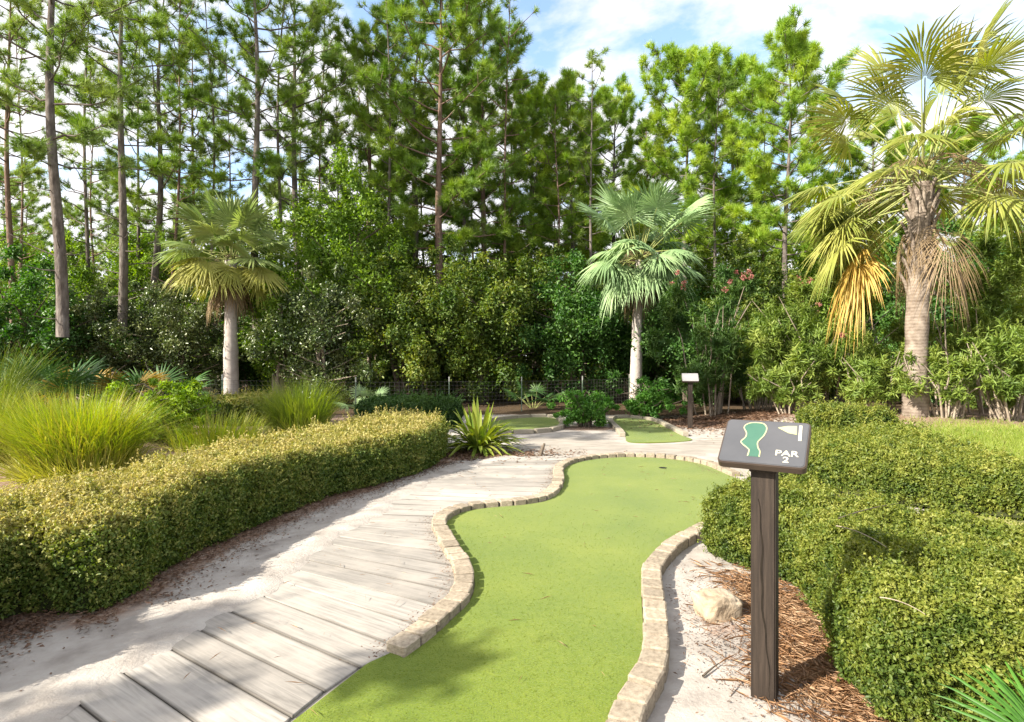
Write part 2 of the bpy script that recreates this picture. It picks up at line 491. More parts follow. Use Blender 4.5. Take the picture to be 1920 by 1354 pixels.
M['crack'] = noise_mat('post crack', [(0.008, 0.006, 0.005), (0.02, 0.015, 0.01)], 10, 1.0, bump=0)
M['sign_edge'] = noise_mat('sign board edge', [(0.035, 0.024, 0.017), (0.06, 0.043, 0.032)], 8, 0.5, bump=0.1, spec=0.4)
M['sign_face'] = noise_mat('sign face', [(0.06, 0.062, 0.068), (0.085, 0.086, 0.092)], 4, 0.36, bump=0.03, spec=0.4)
M['sign_glare'] = noise_mat('sign face with painted reflection', [(0.20, 0.20, 0.20), (0.25, 0.245, 0.245)], 4, 0.35, bump=0.03, spec=0.6)  # whitish reflection on the far board, painted into its face colour
M['print_green'] = noise_mat('printed green', [(0.035, 0.10, 0.068), (0.05, 0.125, 0.085)], 6, 0.35, bump=0, spec=0.5)
M['print_line'] = noise_mat('printed cream', [(0.36, 0.36, 0.17), (0.44, 0.43, 0.23)], 6, 0.4, bump=0, spec=0.5)
M['print_white'] = noise_mat('printed white', [(0.42, 0.40, 0.30), (0.50, 0.48, 0.38)], 6, 0.4, bump=0, spec=0.5)
M['wire'] = noise_mat('fence wire', [(0.09, 0.085, 0.08), (0.16, 0.15, 0.14)], 6, 0.5, bump=0)
M['fpost'] = noise_mat('fence post', [(0.10, 0.16, 0.10), (0.22, 0.27, 0.20)], 6, 0.6, bump=0)
M['fcap'] = noise_mat('white post tip', [(0.26, 0.27, 0.24), (0.36, 0.36, 0.33)], 6, 0.6, bump=0)
M['straw'] = leaf_mat('pine straw', [(0.22, 0.11, 0.05), (0.40, 0.235, 0.125), (0.52, 0.38, 0.25)], trans=0.1, clump=4)
M['litter'] = leaf_mat('leaf litter', [(0.06, 0.035, 0.02), (0.14, 0.08, 0.05), (0.26, 0.17, 0.11)], trans=0.1, clump=4)
M['cup'] = noise_mat('cup', [(0.01, 0.01, 0.01), (0.02, 0.02, 0.02)], 6, 0.8, bump=0)


def turf_mat():
    m, n, l, b = newmat('artificial turf')
    g = n.new('ShaderNodeNewGeometry')
    n1 = n.new('ShaderNodeTexNoise'); n1.inputs['Scale'].default_value = 1.3; n1.inputs['Detail'].default_value = 4
    n2 = n.new('ShaderNodeTexNoise'); n2.inputs['Scale'].default_value = 150; n2.inputs['Detail'].default_value = 3
    n3 = n.new('ShaderNodeTexNoise'); n3.inputs['Scale'].default_value = 30; n3.inputs['Detail'].default_value = 4
    for q in (n1, n2, n3): l.new(g.outputs['Position'], q.inputs['Vector'])
    a = n.new('ShaderNodeMath'); a.operation = 'MULTIPLY_ADD'; a.inputs[1].default_value = 0.3
    l.new(n2.outputs['Fac'], a.inputs[0])
    a2 = n.new('ShaderNodeMath'); a2.operation = 'MULTIPLY_ADD'; a2.inputs[1].default_value = 0.2
    l.new(n3.outputs['Fac'], a2.inputs[0])
    a3 = n.new('ShaderNodeMath'); a3.operation = 'MULTIPLY'; a3.inputs[1].default_value = 0.5
    l.new(n1.outputs['Fac'], a3.inputs[0]); l.new(a3.outputs[0], a2.inputs[2]); l.new(a2.outputs[0], a.inputs[2])
    rp = ramp(n, [(0.30, (0.075, 0.125, 0.010)), (0.5, (0.12, 0.166, 0.014)), (0.70, (0.172, 0.206, 0.021))])
    l.new(a.outputs[0], rp.inputs[0]); l.new(rp.outputs[0], b.inputs['Base Color'])
    b.inputs['Roughness'].default_value = 0.8; b.inputs['Specular IOR Level'].default_value = 0.15
    b.inputs['Sheen Weight'].default_value = 0.15; b.inputs['Sheen Roughness'].default_value = 0.4
    bp = n.new('ShaderNodeBump'); bp.inputs['Strength'].default_value = 0.7; bp.inputs['Distance'].default_value = 0.006
    l.new(n2.outputs['Fac'], bp.inputs['Height']); l.new(bp.outputs[0], b.inputs['Normal'])
    return m


M['turf'] = turf_mat()


def ground_mat():
    m, n, l, b = newmat('sand, mulch and forest floor')
    g = n.new('ShaderNodeNewGeometry')

    def nz(sc, det=6, rg=0.6):
        q = n.new('ShaderNodeTexNoise'); q.inputs['Scale'].default_value = sc; q.inputs['Detail'].default_value = det; q.inputs['Roughness'].default_value = rg
        l.new(g.outputs['Position'], q.inputs['Vector']); return q

    def att(nm):
        q = n.new('ShaderNodeAttribute'); q.attribute_name = nm; return q

    def mixc(fac, a, bb):
        q = n.new('ShaderNodeMix'); q.data_type = 'RGBA'
        l.new(fac, q.inputs[0]); l.new(a, q.inputs[6]); l.new(bb, q.inputs[7]); return q.outputs[2]

    def mask(at, noi, lo, hi):
        s = n.new('ShaderNodeMath'); s.operation = 'MULTIPLY_ADD'; s.inputs[1].default_value = 0.7; l.new(noi, s.inputs[0])
        s2 = n.new('ShaderNodeMath'); s2.operation = 'SUBTRACT'; s2.inputs[1].default_value = 0.35
        l.new(at, s.inputs[2]); l.new(s.outputs[0], s2.inputs[0])
        r = n.new('ShaderNodeMapRange'); r.inputs[1].default_value = lo; r.inputs[2].default_value = hi
        l.new(s2.outputs[0], r.inputs[0]); return r.outputs[0]
    a = nz(4); sand = ramp(n, [(0.3, (0.25, 0.222, 0.195)), (0.5, (0.36, 0.328, 0.292)), (0.7, (0.44, 0.41, 0.37))]); l.new(a.outputs['Fac'], sand.inputs[0])
    c = nz(28, 8, 0.75); mul = ramp(n, [(0.3, (0.08, 0.045, 0.028)), (0.48, (0.22, 0.14, 0.10)), (0.6, (0.36, 0.28, 0.22)), (0.72, (0.46, 0.41, 0.36))]); l.new(c.outputs['Fac'], mul.inputs[0])
    d = nz(14, 8, 0.7); fo = ramp(n, [(0.3, (0.03, 0.022, 0.014)), (0.55, (0.09, 0.06, 0.035)), (0.75, (0.17, 0.12, 0.075))]); l.new(d.outputs['Fac'], fo.inputs[0])
    e = nz(10, 6, 0.6); gr = ramp(n, [(0.3, (0.17, 0.17, 0.05)), (0.5, (0.27, 0.27, 0.08)), (0.7, (0.40, 0.36, 0.17))]); l.new(e.outputs['Fac'], gr.inputs[0])
    mk = nz(7, 7, 0.7)
    col = mixc(mask(att('mulch').outputs['Fac'], mk.outputs['Fac'], 0.38, 0.62), sand.outputs[0], mul.outputs[0])
    col = mixc(mask(att('lawn').outputs['Fac'], mk.outputs['Fac'], 0.4, 0.6), col, gr.outputs[0])
    col = mixc(mask(att('forest').outputs['Fac'], mk.outputs['Fac'], 0.35, 0.65), col, fo.outputs[0])
    l.new(col, b.inputs['Base Color'])
    b.inputs['Roughness'].default_value = 0.95; b.inputs['Specular IOR Level'].default_value = 0.1
    bn = nz(45, 7, 0.7)
    bp = n.new('ShaderNodeBump'); bp.inputs['Strength'].default_value = 0.5; bp.inputs['Distance'].default_value = 0.02
    l.new(bn.outputs['Fac'], bp.inputs['Height']); l.new(bp.outputs[0], b.inputs['Normal'])
    return m


M['ground'] = ground_mat()

# ------------------------------------------------------------------ ground
def sstep(a, b, x):
    t = np.clip((x - a) / (b - a), 0, 1)
    return t * t * (3 - 2 * t)


def gz(x, y):
    """height of the ground"""
    x = np.asarray(x, float); y = np.asarray(y, float)
    z = 0.42 * np.exp(-(((x - 8.2) / 3.6) ** 2 + ((y - 11.8) / 3.6) ** 2)) * sstep(3.6, 6.2, x)          # bed of the tall palm and oleanders
    z = z + 0.10 * np.exp(-(((x - 5.2) / 1.6) ** 2 + ((y - 6.6) / 1.8) ** 2))
    z = z + 0.22 * np.exp(-(((x + 7.5) / 3.5) ** 2 + ((y - 10) / 4.5) ** 2))
    far = sstep(13.5, 18, y)
    z = z + far * (0.06 * wob(x, y, 0.5, 1.0))
    near = sstep(1.2, 3.0, np.abs(x - 0.4)) * (1 - far)
    z = z + near * 0.012 * wob(x, y, 2.2, 3.0)
    return z


def gzf(x, y):
    return float(gz(x, y))


xs = np.unique(np.concatenate([np.linspace(-400, -16, 26), np.arange(-16, 16, 0.14), np.linspace(16, 400, 26)]))
ys = np.unique(np.concatenate([np.linspace(-60, -2, 12), np.arange(-2, 20, 0.14), np.linspace(20, 60, 28), np.linspace(60, 900, 14)]))
gx, gy = np.meshgrid(xs, ys)
hz = gz(gx, gy)
nx, ny = len(xs), len(ys)
ii = (np.arange(ny - 1)[:, None] * nx + np.arange(nx - 1)[None]).ravel()
gf = np.stack([ii, ii + 1, ii + nx + 1, ii + nx], axis=1)
fx, fy = gx.ravel(), gy.ravel()

# mulch mask: left strip below the hedge, right bed near the post, oleander bed
def blob(cx, cy, rx, ry, x, y):
    return np.exp(-(((x - cx) / rx) ** 2 + ((y - cy) / ry) ** 2))


HEDGE_L_FRONT = [P(-260, 1345), P(0, 1172), P(200, 1146), P(300, 1084), P(435, 1012), P(530, 970), P(640, 930), P(780, 892), P(835, 868)]
hl = np.array([(p.x, p.y) for p in resample(catmull(HEDGE_L_FRONT, 8), 0.2)])
dl = np.min(np.hypot(fx[:, None] - hl[None, :, 0], fy[:, None] - hl[None, :, 1]), axis=1) if False else None
dmin = np.full(fx.shape, 1e9)
for q in hl: dmin = np.minimum(dmin, np.hypot(fx - q[0], fy - q[1]))
mulch = 0.72 * np.exp(-(dmin / 0.28) ** 2)
mulch = np.maximum(mulch, 0.55 * blob(1.75, 2.55, 0.4, 0.35, fx, fy))
mulch = np.maximum(mulch, 0.55 * blob(1.7, 3.45, 0.25, 0.45, fx, fy))
mulch = np.maximum(mulch, 0.6 * blob(1.15, 3.1, 0.18, 0.25, fx, fy))
mulch = np.maximum(mulch, 0.95 * blob(-0.9, 8.7, 1.0, 0.45, fx, fy))
mulch = np.maximum(mulch, 1.0 * blob(5.0, 13.4, 2.0, 1.7, fx, fy))
mulch = np.maximum(mulch, 0.9 * blob(1.6, 12.3, 0.9, 0.5, fx, fy))
mulch = np.maximum(mulch, 0.9 * sstep(-1.8, -3.4, fx + 0 * fy) * sstep(3.2, 4.5, fy))
mulch = np.maximum(mulch, 0.75 * sstep(4.5, 6.5, fx) * sstep(7.5, 9.5, fy))
forest = sstep(14.6, 16.2, fy + 0.1 * np.abs(fx)) * (1 - blob(11, 13, 3.5, 3.5, fx, fy))
lawn = np.maximum(blob(6.4, 6.4, 1.5, 2.0, fx, fy), blob(4.6, 4.3, 1.6, 1.2, fx, fy) * 0.9)
lawn = np.maximum(lawn, 0.95 * blob(8.2, 8.6, 2.6, 1.9, fx, fy))
ground_me = np_mesh('ground', np.stack([fx, fy, hz.ravel()], 1), gf,
                    {'mulch': ('POINT', mulch), 'forest': ('POINT', forest), 'lawn': ('POINT', lawn)}, smooth=True)
ground = link('ground', ground_me, M['ground'])
tag(ground, 'white sandy ground with mulch beds and forest floor', 'ground', kind='structure')


def flat_poly(name, pts, z, mat, thick=0.0):
    bm = bmesh.new()
    vs = [bm.verts.new((p[0], p[1], z)) for p in pts]
    f = bm.faces.new(vs)
    if f.normal.z < 0: f.normal_flip()
    bmesh.ops.triangulate(bm, faces=[f])
    if thick:
        r = bmesh.ops.extrude_face_region(bm, geom=list(bm.faces))
        for v in [q for q in r['geom'] if isinstance(q, bmesh.types.BMVert)]: v.co.z -= thick
        bmesh.ops.recalc_face_normals(bm, faces=list(bm.faces))
    return bm_obj(name, bm, mat)


# ------------------------------------------------------------------ the putting green and its brick edging
ZG = 0.016
L_px = [(757, 1234), (800, 1203), (842, 1166), (878, 1130), (890, 1098), (884, 1068), (866, 1038), (848, 1012), (836, 988), (844, 972),
        (875, 958), (925, 951), (985, 946), (1025, 938), (1050, 921), (1058, 900), (1056, 884), (1072, 870), (1115, 861), (1180, 857),
        (1250, 860), (1315, 870), (1372, 893)]
R_px = [(1158, 1330), (1198, 1262), (1208, 1212), (1205, 1160), (1203, 1110), (1208, 1070), (1242, 1031), (1290, 1003), (1335, 982), (1385, 962), (1425, 935), (1415, 912), (1372, 893)]
L_in = resample(catmull([P(a, b, ZG) for a, b in L_px], 8), 0.03)
R_in = [P(a, b, ZG) for a, b in R_px]
R_in = [Vector((R_in[0].x - 0.42, 1.55, ZG)), Vector((R_in[0].x - 0.14, 2.05, ZG))] + R_in
R_in = resample(catmull(R_in, 8), 0.03)
tee = [P(725, 1216, ZG), P(580, 1328, ZG)]
dirv = (tee[1] - tee[0]).normalized()
tee_end = tee[1] + dirv * 0.9
green_poly = [(p.x, p.y) for p in L_in] + [(p.x, p.y) for p in reversed(R_in[:-1])] + [(tee_end.x + 0.3, tee_end.y), (tee_end.x, tee_end.y), (tee[0].x, tee[0].y)]
green = flat_poly('putting_green', green_poly, ZG, M['turf'], 0.014)
tag(green, 'sunlit artificial putting green with a winding edge beside the plank path', 'putting green', kind='structure')
# turf pile : short blades on the near part
gp = np.array(green_poly)
n_try = 330000
tx = rng.uniform(gp[:, 0].min(), gp[:, 0].max(), n_try); ty = rng.uniform(1.9, 6.0, n_try)
keep = (rng.random(n_try) < np.clip((2.6 / ty) ** 2.2, 0, 1) * np.clip((5.9 - ty) / 2.6, 0, 1) * 0.28)
tx, ty = tx[keep], ty[keep]
k2 = poly_sd(tx, ty, green_poly) > 0.012
tx, ty = tx[k2], ty[k2]
nn = len(tx)
tb = np.stack([tx, ty, np.full(nn, ZG - 0.001)], 1)
td = unit(rng.normal(size=(nn, 3)) * [0.55, 0.55, 0.1] + [0, 0, 0.8])
turf_blades = link('turf_pile', needle_mesh('turf_pile', tb, td, rng.uniform(0.006, 0.012, nn), 0.0028 * (ty / 2.4)[:],
                                            rng.random(nn)),
                   leaf_mat('turf pile', [(0.10, 0.15, 0.012), (0.15, 0.195, 0.017), (0.205, 0.24, 0.028)], trans=0.3, clump=1.6, clump_amt=0.45), parent=green)
tag(turf_blades, kind='stuff')

brick_me = box_mesh('brick', 0.07)
brick_me.materials.append(M['brick'])


def edge_bricks(root, name, me, line, width, length, h, z0, side, jit=1.0):
    """bricks laid side by side outside of the line (side = +1 left of the walking direction)"""
    pts = resample(line, length)
    objs = []
    for a, b in zip(pts, pts[1:]):
        t = (b - a); ln = t.length; t.normalize()
        nrm = Vector((-t.y, t.x, 0)) * side
        c = (a + b) / 2 + nrm * (width / 2 + random.uniform(-0.006, 0.006) * jit)
        o = link(name, me, None, root)
        hh = h * (1 + random.uniform(-0.07, 0.07) * jit)
        o.location = (c.x, c.y, z0 + hh / 2)
        o.rotation_euler = (R(random.uniform(-1.6, 1.6)) * jit, R(random.uniform(-1.6, 1.6)) * jit, math.atan2(t.y, t.x) + R(random.uniform(-2.5, 2.5)) * jit)
        o.scale = (ln - 0.016, width * random.uniform(0.96, 1.04), hh)
        objs.append(o)
    return objs


def mortar(root, line, width, side, z0, z1):
    pts = resample(line, 0.06)[1:-1]; bm = bmesh.new(); rows = []
    for i, p in enumerate(pts):
        t = (pts[min(i + 1, len(pts) - 1)] - pts[max(i - 1, 0)]).normalized(); nr = Vector((-t.y, t.x, 0)) * side
        a = p + nr * 0.012; b = p + nr * (width - 0.012)
        rows.append([bm.verts.new((q.x, q.y, z)) for q, z in ((a, z0), (a, z1), (b, z1), (b, z0))])
    for u, v in zip(rows, rows[1:]):
        for k in range(3): bm.faces.new((u[k], v[k], v[k + 1], u[k + 1]))
    bmesh.ops.recalc_face_normals(bm, faces=list(bm.faces))
    bm_obj('mortar_bed', bm, M['gap'], root)


kl = empty('brick_edging', (0, 0, 0), 'curving buff brick edging between the plank path and the near putting green', 'edging')
edge_bricks(kl, 'brick', brick_me, L_in, 0.125, 0.145, 0.066, 0.003, 1)
mortar(kl, L_in, 0.125, 1, 0.0, 0.045)
kr = empty('brick_edging', (0, 0, 0), 'buff brick edging on the right of the green beside the white sand and rock', 'edging')
edge_bricks(kr, 'brick', brick_me, R_in[:int(len(R_in) * 0.93)], 0.125, 0.150, 0.085, -0.005, -1)

mortar(kr, R_in[:int(len(R_in) * 0.93)], 0.125, -1, -0.01, 0.052)

# the cup
bm = bmesh.new()
bmesh.ops.create_circle(bm, cap_ends=True, radius=0.054, segments=20)
bmesh.ops.translate(bm, vec=P(1243, 877, ZG + 0.003), verts=bm.verts)
tag(bm_obj('golf_cup', bm, M['cup']), 'small dark cup hole near the far end of the near green', 'golf cup')

# far greens
def far_green(px, label, open_from=None):
    pts = resample(catmull([P(a, b, ZG) for a, b in px], 8, True), 0.06)
    poly = [(p.x, p.y) for p in pts]
    g = flat_poly('putting_green', poly, ZG, M['turf'], 0.012)
    tag(g, label, 'putting green', kind='structure')
    return pts


fg1 = far_green([(880, 800), (930, 789), (990, 783), (1035, 783), (1048, 792), (1046, 803), (1010, 810), (950, 812), (900, 810)], 'small shaded putting green behind the strap leaved plant')
fg2 = far_green([(1156, 784), (1190, 784), (1225, 790), (1250, 802), (1275, 815), (1297, 825), (1240, 829), (1180, 828), (1172, 815), (1160, 803), (1150, 792)], 'shaded putting green in front of the far sign post')
kerb_me = box_mesh('kerb_stone', 0.07); kerb_me.materials.append(M['kerb'])
k1 = empty('kerb_edging', (0, 0, 0), 'pale kerb ringing the small green behind the strap leaved plant', 'edging')
edge_bricks(k1, 'kerb_stone', kerb_me, fg1 + [fg1[0]], 0.12, 0.42, 0.09, 0.0, -1 if sum(a.x * b.y - b.x * a.y for a, b in zip(fg1, fg1[1:])) > 0 else 1, 0.4)
k2e = empty('kerb_edging', (0, 0, 0), 'pale kerb along both sides of the green before the far sign', 'edging')
n2 = len(fg2)
s2 = -1 if sum(a.x * b.y - b.x * a.y for a, b in zip(fg2, fg2[1:])) > 0 else 1
edge_bricks(k2e, 'kerb_stone', kerb_me, [p for p in fg2 if p.y > 10.55][::1][:], 0.12, 0.42, 0.085, 0.0, s2, 0.4) if False else None
segA = fg2[:int(n2 * 0.40)]; segB = fg2[int(n2 * 0.66):] + fg2[:1]
edge_bricks(k2e, 'kerb_stone', kerb_me, segA, 0.12, 0.40, 0.085, 0.0, s2, 0.4)
edge_bricks(k2e, 'kerb_stone', kerb_me, segB, 0.12, 0.40, 0.085, 0.0, s2, 0.4)

# ------------------------------------------------------------------ plank path
# pairs of (left end, right end) of joints, in photo pixels
pairs = [((-120, 1460), (130, 1720)), ((60, 1360), (288, 1554)), ((197, 1265), (436, 1439)), ((283, 1219), (531, 1365)), ((352, 1175), (609, 1302)), ((406, 1146), (667, 1261)), ((467, 1119), (742, 1226)),
         ((495, 1090), (800, 1192)), ((545, 1052), (862, 1122)), ((610, 1013), (842, 1052)), ((660, 985), (815, 996)), ((700, 960), (840, 964)), ((740, 935), (945, 944)),
         ((775, 915), (1030, 926)), ((805, 898), (1046, 900)), ((845, 884), (1044, 880)), ((900, 870), (1060, 868)), ((965, 859), (1120, 856))]
Lp = [P(*a) for a, b in pairs]; Rp = [P(*b) for a, b in pairs]
Lc = catmull(Lp, 24); Rc = catmull(Rp, 24)
mid = [(a + b) / 2 for a, b in zip(Lc, Rc)]
cum = [0]
for a, b in zip(mid, mid[1:]): cum.append(cum[-1] + (b - a).length)


def at_s(s):
    j = 0
    while j < len(cum) - 2 and cum[j + 1] < s: j += 1
    t = (s - cum[j]) / max(cum[j + 1] - cum[j], 1e-9)
    return Lc[j].lerp(Lc[j + 1], t), Rc[j].lerp(Rc[j + 1], t)


path_outline = [(p.x, p.y) for p in Lc] + [(P(*q).x, P(*q).y) for q in
    [(985, 838), (960, 822), (1040, 820), (1120, 823), (1180, 834), (1240, 836), (1310, 828), (1400, 812), (1480, 806), (1540, 812), (1500, 845), (1440, 870), (1395, 893)]]
# back along the outer side of the left brick run
bk = []
for a, b in zip(L_in[::6], L_in[6::6]):
    t = (b - a).normalized(); bk.append(a + Vector((-t.y, t.x, 0)) * 0.06)
path_outline += [(p.x, p.y) for p in reversed(bk)] + [(tee[0].x, tee[0].y), (tee_end.x, tee_end.y), (tee_end.x - 1.2, tee_end.y - 0.2)]
path = flat_poly('path', path_outline, 0.006, M['pathbase'])
tag(path, 'pale weathered plank path curving around the green', 'path', kind='structure')
s = 0.0
while s < cum[-1] - 0.1:
    w = random.uniform(0.19, 0.245)
    (a0, b0), (a1, b1) = at_s(s), at_s(min(s + w, cum[-1]))
    g = 0.0035
    am, bmv = (a0 + a1) / 2, (b0 + b1) / 2
    ax = (bmv - am).normalized(); c = (am + bmv) / 2
    ay = Vector((-ax.y, ax.x, 0))
    rag = random.uniform(-0.05, 0.05)
    corners = []
    for q in (a0, b0, b1, a1):
        d = q - c
        corners.append([d.dot(ax), d.dot(ay)])
    sgn = 1 if corners[3][1] > corners[0][1] else -1
    corners[0][1] += g * sgn; corners[1][1] += g * sgn; corners[2][1] -= g * sgn; corners[3][1] -= g * sgn
    corners[0][0] += rag; corners[3][0] += rag
    bm = bmesh.new()
    top = 0.019 + random.uniform(-0.002, 0.002)
    vs = [bm.verts.new((x, y, 0)) for x, y in corners]
    f = bm.faces.new(vs)
    if f.normal.z < 0: f.normal_flip()
    f.normal_update()
    r = bmesh.ops.extrude_face_region(bm, geom=[f])
    for v in [q for q in r['geom'] if isinstance(q, bmesh.types.BMVert)]: v.co.z += top - 0.008
    bm.normal_update()
    bmesh.ops.recalc_face_normals(bm, faces=list(bm.faces))
    bmesh.ops.bevel(bm, geom=[e for e in bm.edges if all(v.co.z > 0.004 for v in e.verts)], offset=0.003, segments=1, affect='EDGES')
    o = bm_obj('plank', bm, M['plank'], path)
    o.location = (c.x, c.y, 0.008); o.rotation_euler = (0, 0, math.atan2(ax.y, ax.x))
    s += w
# dark dirt in the joints: a thin sheet under the planks
jo = [(p.x + 0.03, p.y) for p in Lc] + [(p.x - 0.02, p.y) for p in reversed(Rc)]
jd = flat_poly('joint_dirt', jo, 0.0072, M['gap']); jd.parent = path


prof = [(-0.42, -0.004), (-0.28, 0.008), (-0.14, 0.019), (-0.04, 0.031), (0.03, 0.0315), (0.09, 0.026), (0.14, 0.018)]
dl_ = resample(Lc, 0.04); bm = bmesh.new(); rows = []
for i, p in enumerate(dl_):
    t = (dl_[min(i + 1, len(dl_) - 1)] - dl_[max(i - 1, 0)]).normalized(); nr = Vector((t.y, -t.x, 0))
    sh_ = 0.05 * mnoise.noise(Vector((p.x * 2.3, p.y * 2.3, 0))) + 0.035 * mnoise.noise(Vector((p.x * 9, p.y * 9, 3)))
    row = []
    for u, z in prof:
        q = p + nr * (u + sh_ * (1.6 if u > -0.1 else 0.8))
        row.append(bm.verts.new((q.x, q.y, z + 0.003 * mnoise.noise(Vector((q.x * 12, q.y * 12, 1))) + (gzf(q.x, q.y) if u < -0.2 else 0))))
    rows.append(row)
for a, b in zip(rows, rows[1:]):
    for k in range(len(prof) - 1): bm.faces.new((a[k], a[k + 1], b[k + 1], b[k]))
bmesh.ops.recalc_face_normals(bm, faces=list(bm.faces))
drift = bm_obj('sand_drift', bm, M['ground'], None, True)
tag(drift, 'fine white sand drifted over the left plank ends', 'sand', kind='structure')


# ------------------------------------------------------------------ sign posts
def rounded_slab(w, d, t, r=0.022):
    bm = bmesh.new()
    pts = []
    for cx, cy, a0 in ((w / 2 - r, d / 2 - r, 0), (-w / 2 + r, d / 2 - r, 90), (-w / 2 + r, -d / 2 + r, 180), (w / 2 - r, -d / 2 + r, 270)):
        for k in range(6):
            a = R(a0 + 18 * k); pts.append((cx + r * math.cos(a), cy + r * math.sin(a)))
    f = bm.faces.new([bm.verts.new((x, y, 0)) for x, y in pts])
    rr = bmesh.ops.extrude_face_region(bm, geom=[f])
    for v in [q for q in rr['geom'] if isinstance(q, bmesh.types.BMVert)]: v.co.z += t
    bmesh.ops.recalc_face_normals(bm, faces=list(bm.faces))
    rim = [e for e in bm.edges if all(v.co.z > t * 0.9 for v in e.verts)]
    bmesh.ops.bevel(bm, geom=rim, offset=0.003, segments=2, affect='EDGES')
    return bm


def sheet(name, pts, z, mat, parent, th=0.0008):
    bm = bmesh.new()
    f = bm.faces.new([bm.verts.new((x, y, z)) for x, y in pts])
    f.normal_update()
    if f.normal.z < 0: f.normal_flip()
    bmesh.ops.triangulate(bm, faces=[f])
    return bm_obj(name, bm, mat, parent)


def ribbon(name, pts, w, z, mat, parent):
    pts = [Vector((x, y)) for x, y in pts]
    bm = bmesh.new(); rows = []
    for i, p in enumerate(pts):
        t = (pts[min(i + 1, len(pts) - 1)] - pts[max(i - 1, 0)]).normalized(); nn_ = Vector((-t.y, t.x)) * w / 2
        rows.append((bm.verts.new((p.x + nn_.x, p.y + nn_.y, z)), bm.verts.new((p.x - nn_.x, p.y - nn_.y, z))))
    for a, b in zip(rows, rows[1:]): bm.faces.new((a[1], b[1], b[0], a[0]))
    bmesh.ops.recalc_face_normals(bm, faces=list(bm.faces))
    for f in bm.faces:
        if f.normal.z < 0: f.normal_flip()
    return bm_obj(name, bm, mat, parent)


def lettering(txt, size, x, y, z, mat, parent, bold=0.0007):
    cu = bpy.data.curves.new('lettering', 'FONT'); cu.body = txt; cu.size = size; cu.align_x = 'CENTER'; cu.offset = bold
    o = bpy.data.objects.new('tmp', cu); C.objects.link(o)
    bpy.context.view_layer.update()
    me = bpy.data.meshes.new_from_object(o.evaluated_get(bpy.context.evaluated_depsgraph_get()))
    bpy.data.objects.remove(o)
    me.name = 'lettering'
    l = link('lettering', me, mat, parent, loc=(x, y, z))
    l.scale = (1.15, 1, 1)
    return l


def sign(loc, yaw, label, printed):
    root = empty('sign_post', loc, label, 'sign')
    root.rotation_euler = (0, 0, yaw)
    H = 1.03
    bm = bmesh.new()
    bmesh.ops.create_cube(bm, size=1.0)
    bmesh.ops.scale(bm, vec=(0.098, 0.098, H + 0.1), verts=bm.verts)
    bmesh.ops.bevel(bm, geom=list(bm.edges), offset=0.005, segments=2, affect='EDGES')
    bmesh.ops.translate(bm, vec=(0, 0, (H + 0.1) / 2 - 0.1), verts=bm.verts)
    post = bm_obj('post', bm, M['post'], root)
    # drying crack down the front face
    if printed:
        cp = []
        for k in range(26):
            t = k / 25
            cp.append((-0.018 + 0.042 * t + 0.006 * math.sin(t * 9) + 0.003 * math.sin(t * 31), 0.86 - 0.84 * t))
        bm = bmesh.new(); rows = []
        for k, (x, z) in enumerate(cp):
            w = 0.0035 * math.sin(math.pi * min(1, 0.06 + k / 26)) + 0.0006
            rows.append((bm.verts.new((x - w, -0.0505, z)), bm.verts.new((x + w, -0.0505, z))))
        for a, b in zip(rows, rows[1:]): bm.faces.new((a[0], a[1], b[1], b[0]))
        bm_obj('crack', bm, M['crack'], post)
    # collar under the board
    bm = bmesh.new()
    bmesh.ops.create_cube(bm, size=1.0)
    bmesh.ops.scale(bm, vec=(0.11, 0.11, 0.055), verts=bm.verts)
    bmesh.ops.bevel(bm, geom=list(bm.edges), offset=0.004, segments=1, affect='EDGES')
    bmesh.ops.translate(bm, vec=(0, 0, H - 0.03), verts=bm.verts)
    bm_obj('collar', bm, M['post'], root)
    w, d, t = 0.345, 0.27, 0.032
    board = bm_obj('board', rounded_slab(w, d, t), M['sign_edge'], root)
    board.location = (0, 0.0, H + 0.045)
    board.rotation_euler = (R(38), 0, 0)
    face = bm_obj('face', rounded_slab(w - 0.012, d - 0.012, 0.002, 0.018), M['sign_face'] if printed else M['sign_glare'], board)
    face.location = (0, 0, t + 0.0006)
    z = t + 0.0036
    if printed:
        def U(u, v):  # u right 0..1, v down 0..1
            return ((u - 0.5) * w, (0.5 - v) * d)
        left = [(0.345, 0.84), (0.350, 0.74), (0.34, 0.69), (0.255, 0.585), (0.235, 0.525), (0.275, 0.43), (0.275, 0.33), (0.235, 0.22), (0.245, 0.145), (0.30, 0.09), (0.37, 0.075)]
        right = [(0.37, 0.075), (0.45, 0.09), (0.495, 0.16), (0.505, 0.25), (0.485, 0.37), (0.455, 0.45), (0.43, 0.53), (0.445, 0.64), (0.475, 0.72), (0.48, 0.84)]
        lc = [(p.x, p.y) for p in catmull([Vector((*U(*q), 0)) for q in left], 5)]
        rc = [(p.x, p.y) for p in catmull([Vector((*U(*q), 0)) for q in right], 5)]
        sheet('printed_green', lc + rc[1:], z, M['print_green'], board)
        ribbon('printed_outline', lc + rc[1:], 0.0048, z + 0.0006, M['print_line'], board)
        sheet('printed_flag', [U(0.63, 0.165), U(0.74, 0.115), U(0.845, 0.105), U(0.855, 0.30), U(0.76, 0.275)], z, M['print_line'], board)
        sheet('printed_flag_pole', [U(0.87, 0.09), U(0.905, 0.09), U(0.915, 0.43), U(0.88, 0.43)], z, M['print_white'], board)
        x, y = U(0.775, 0.775); lettering('PAR', 0.044, x, y, z, M['print_white'], board)
        x, y = U(0.775, 0.91); lettering('2', 0.044, x, y, z, M['print_white'], board)
    return root


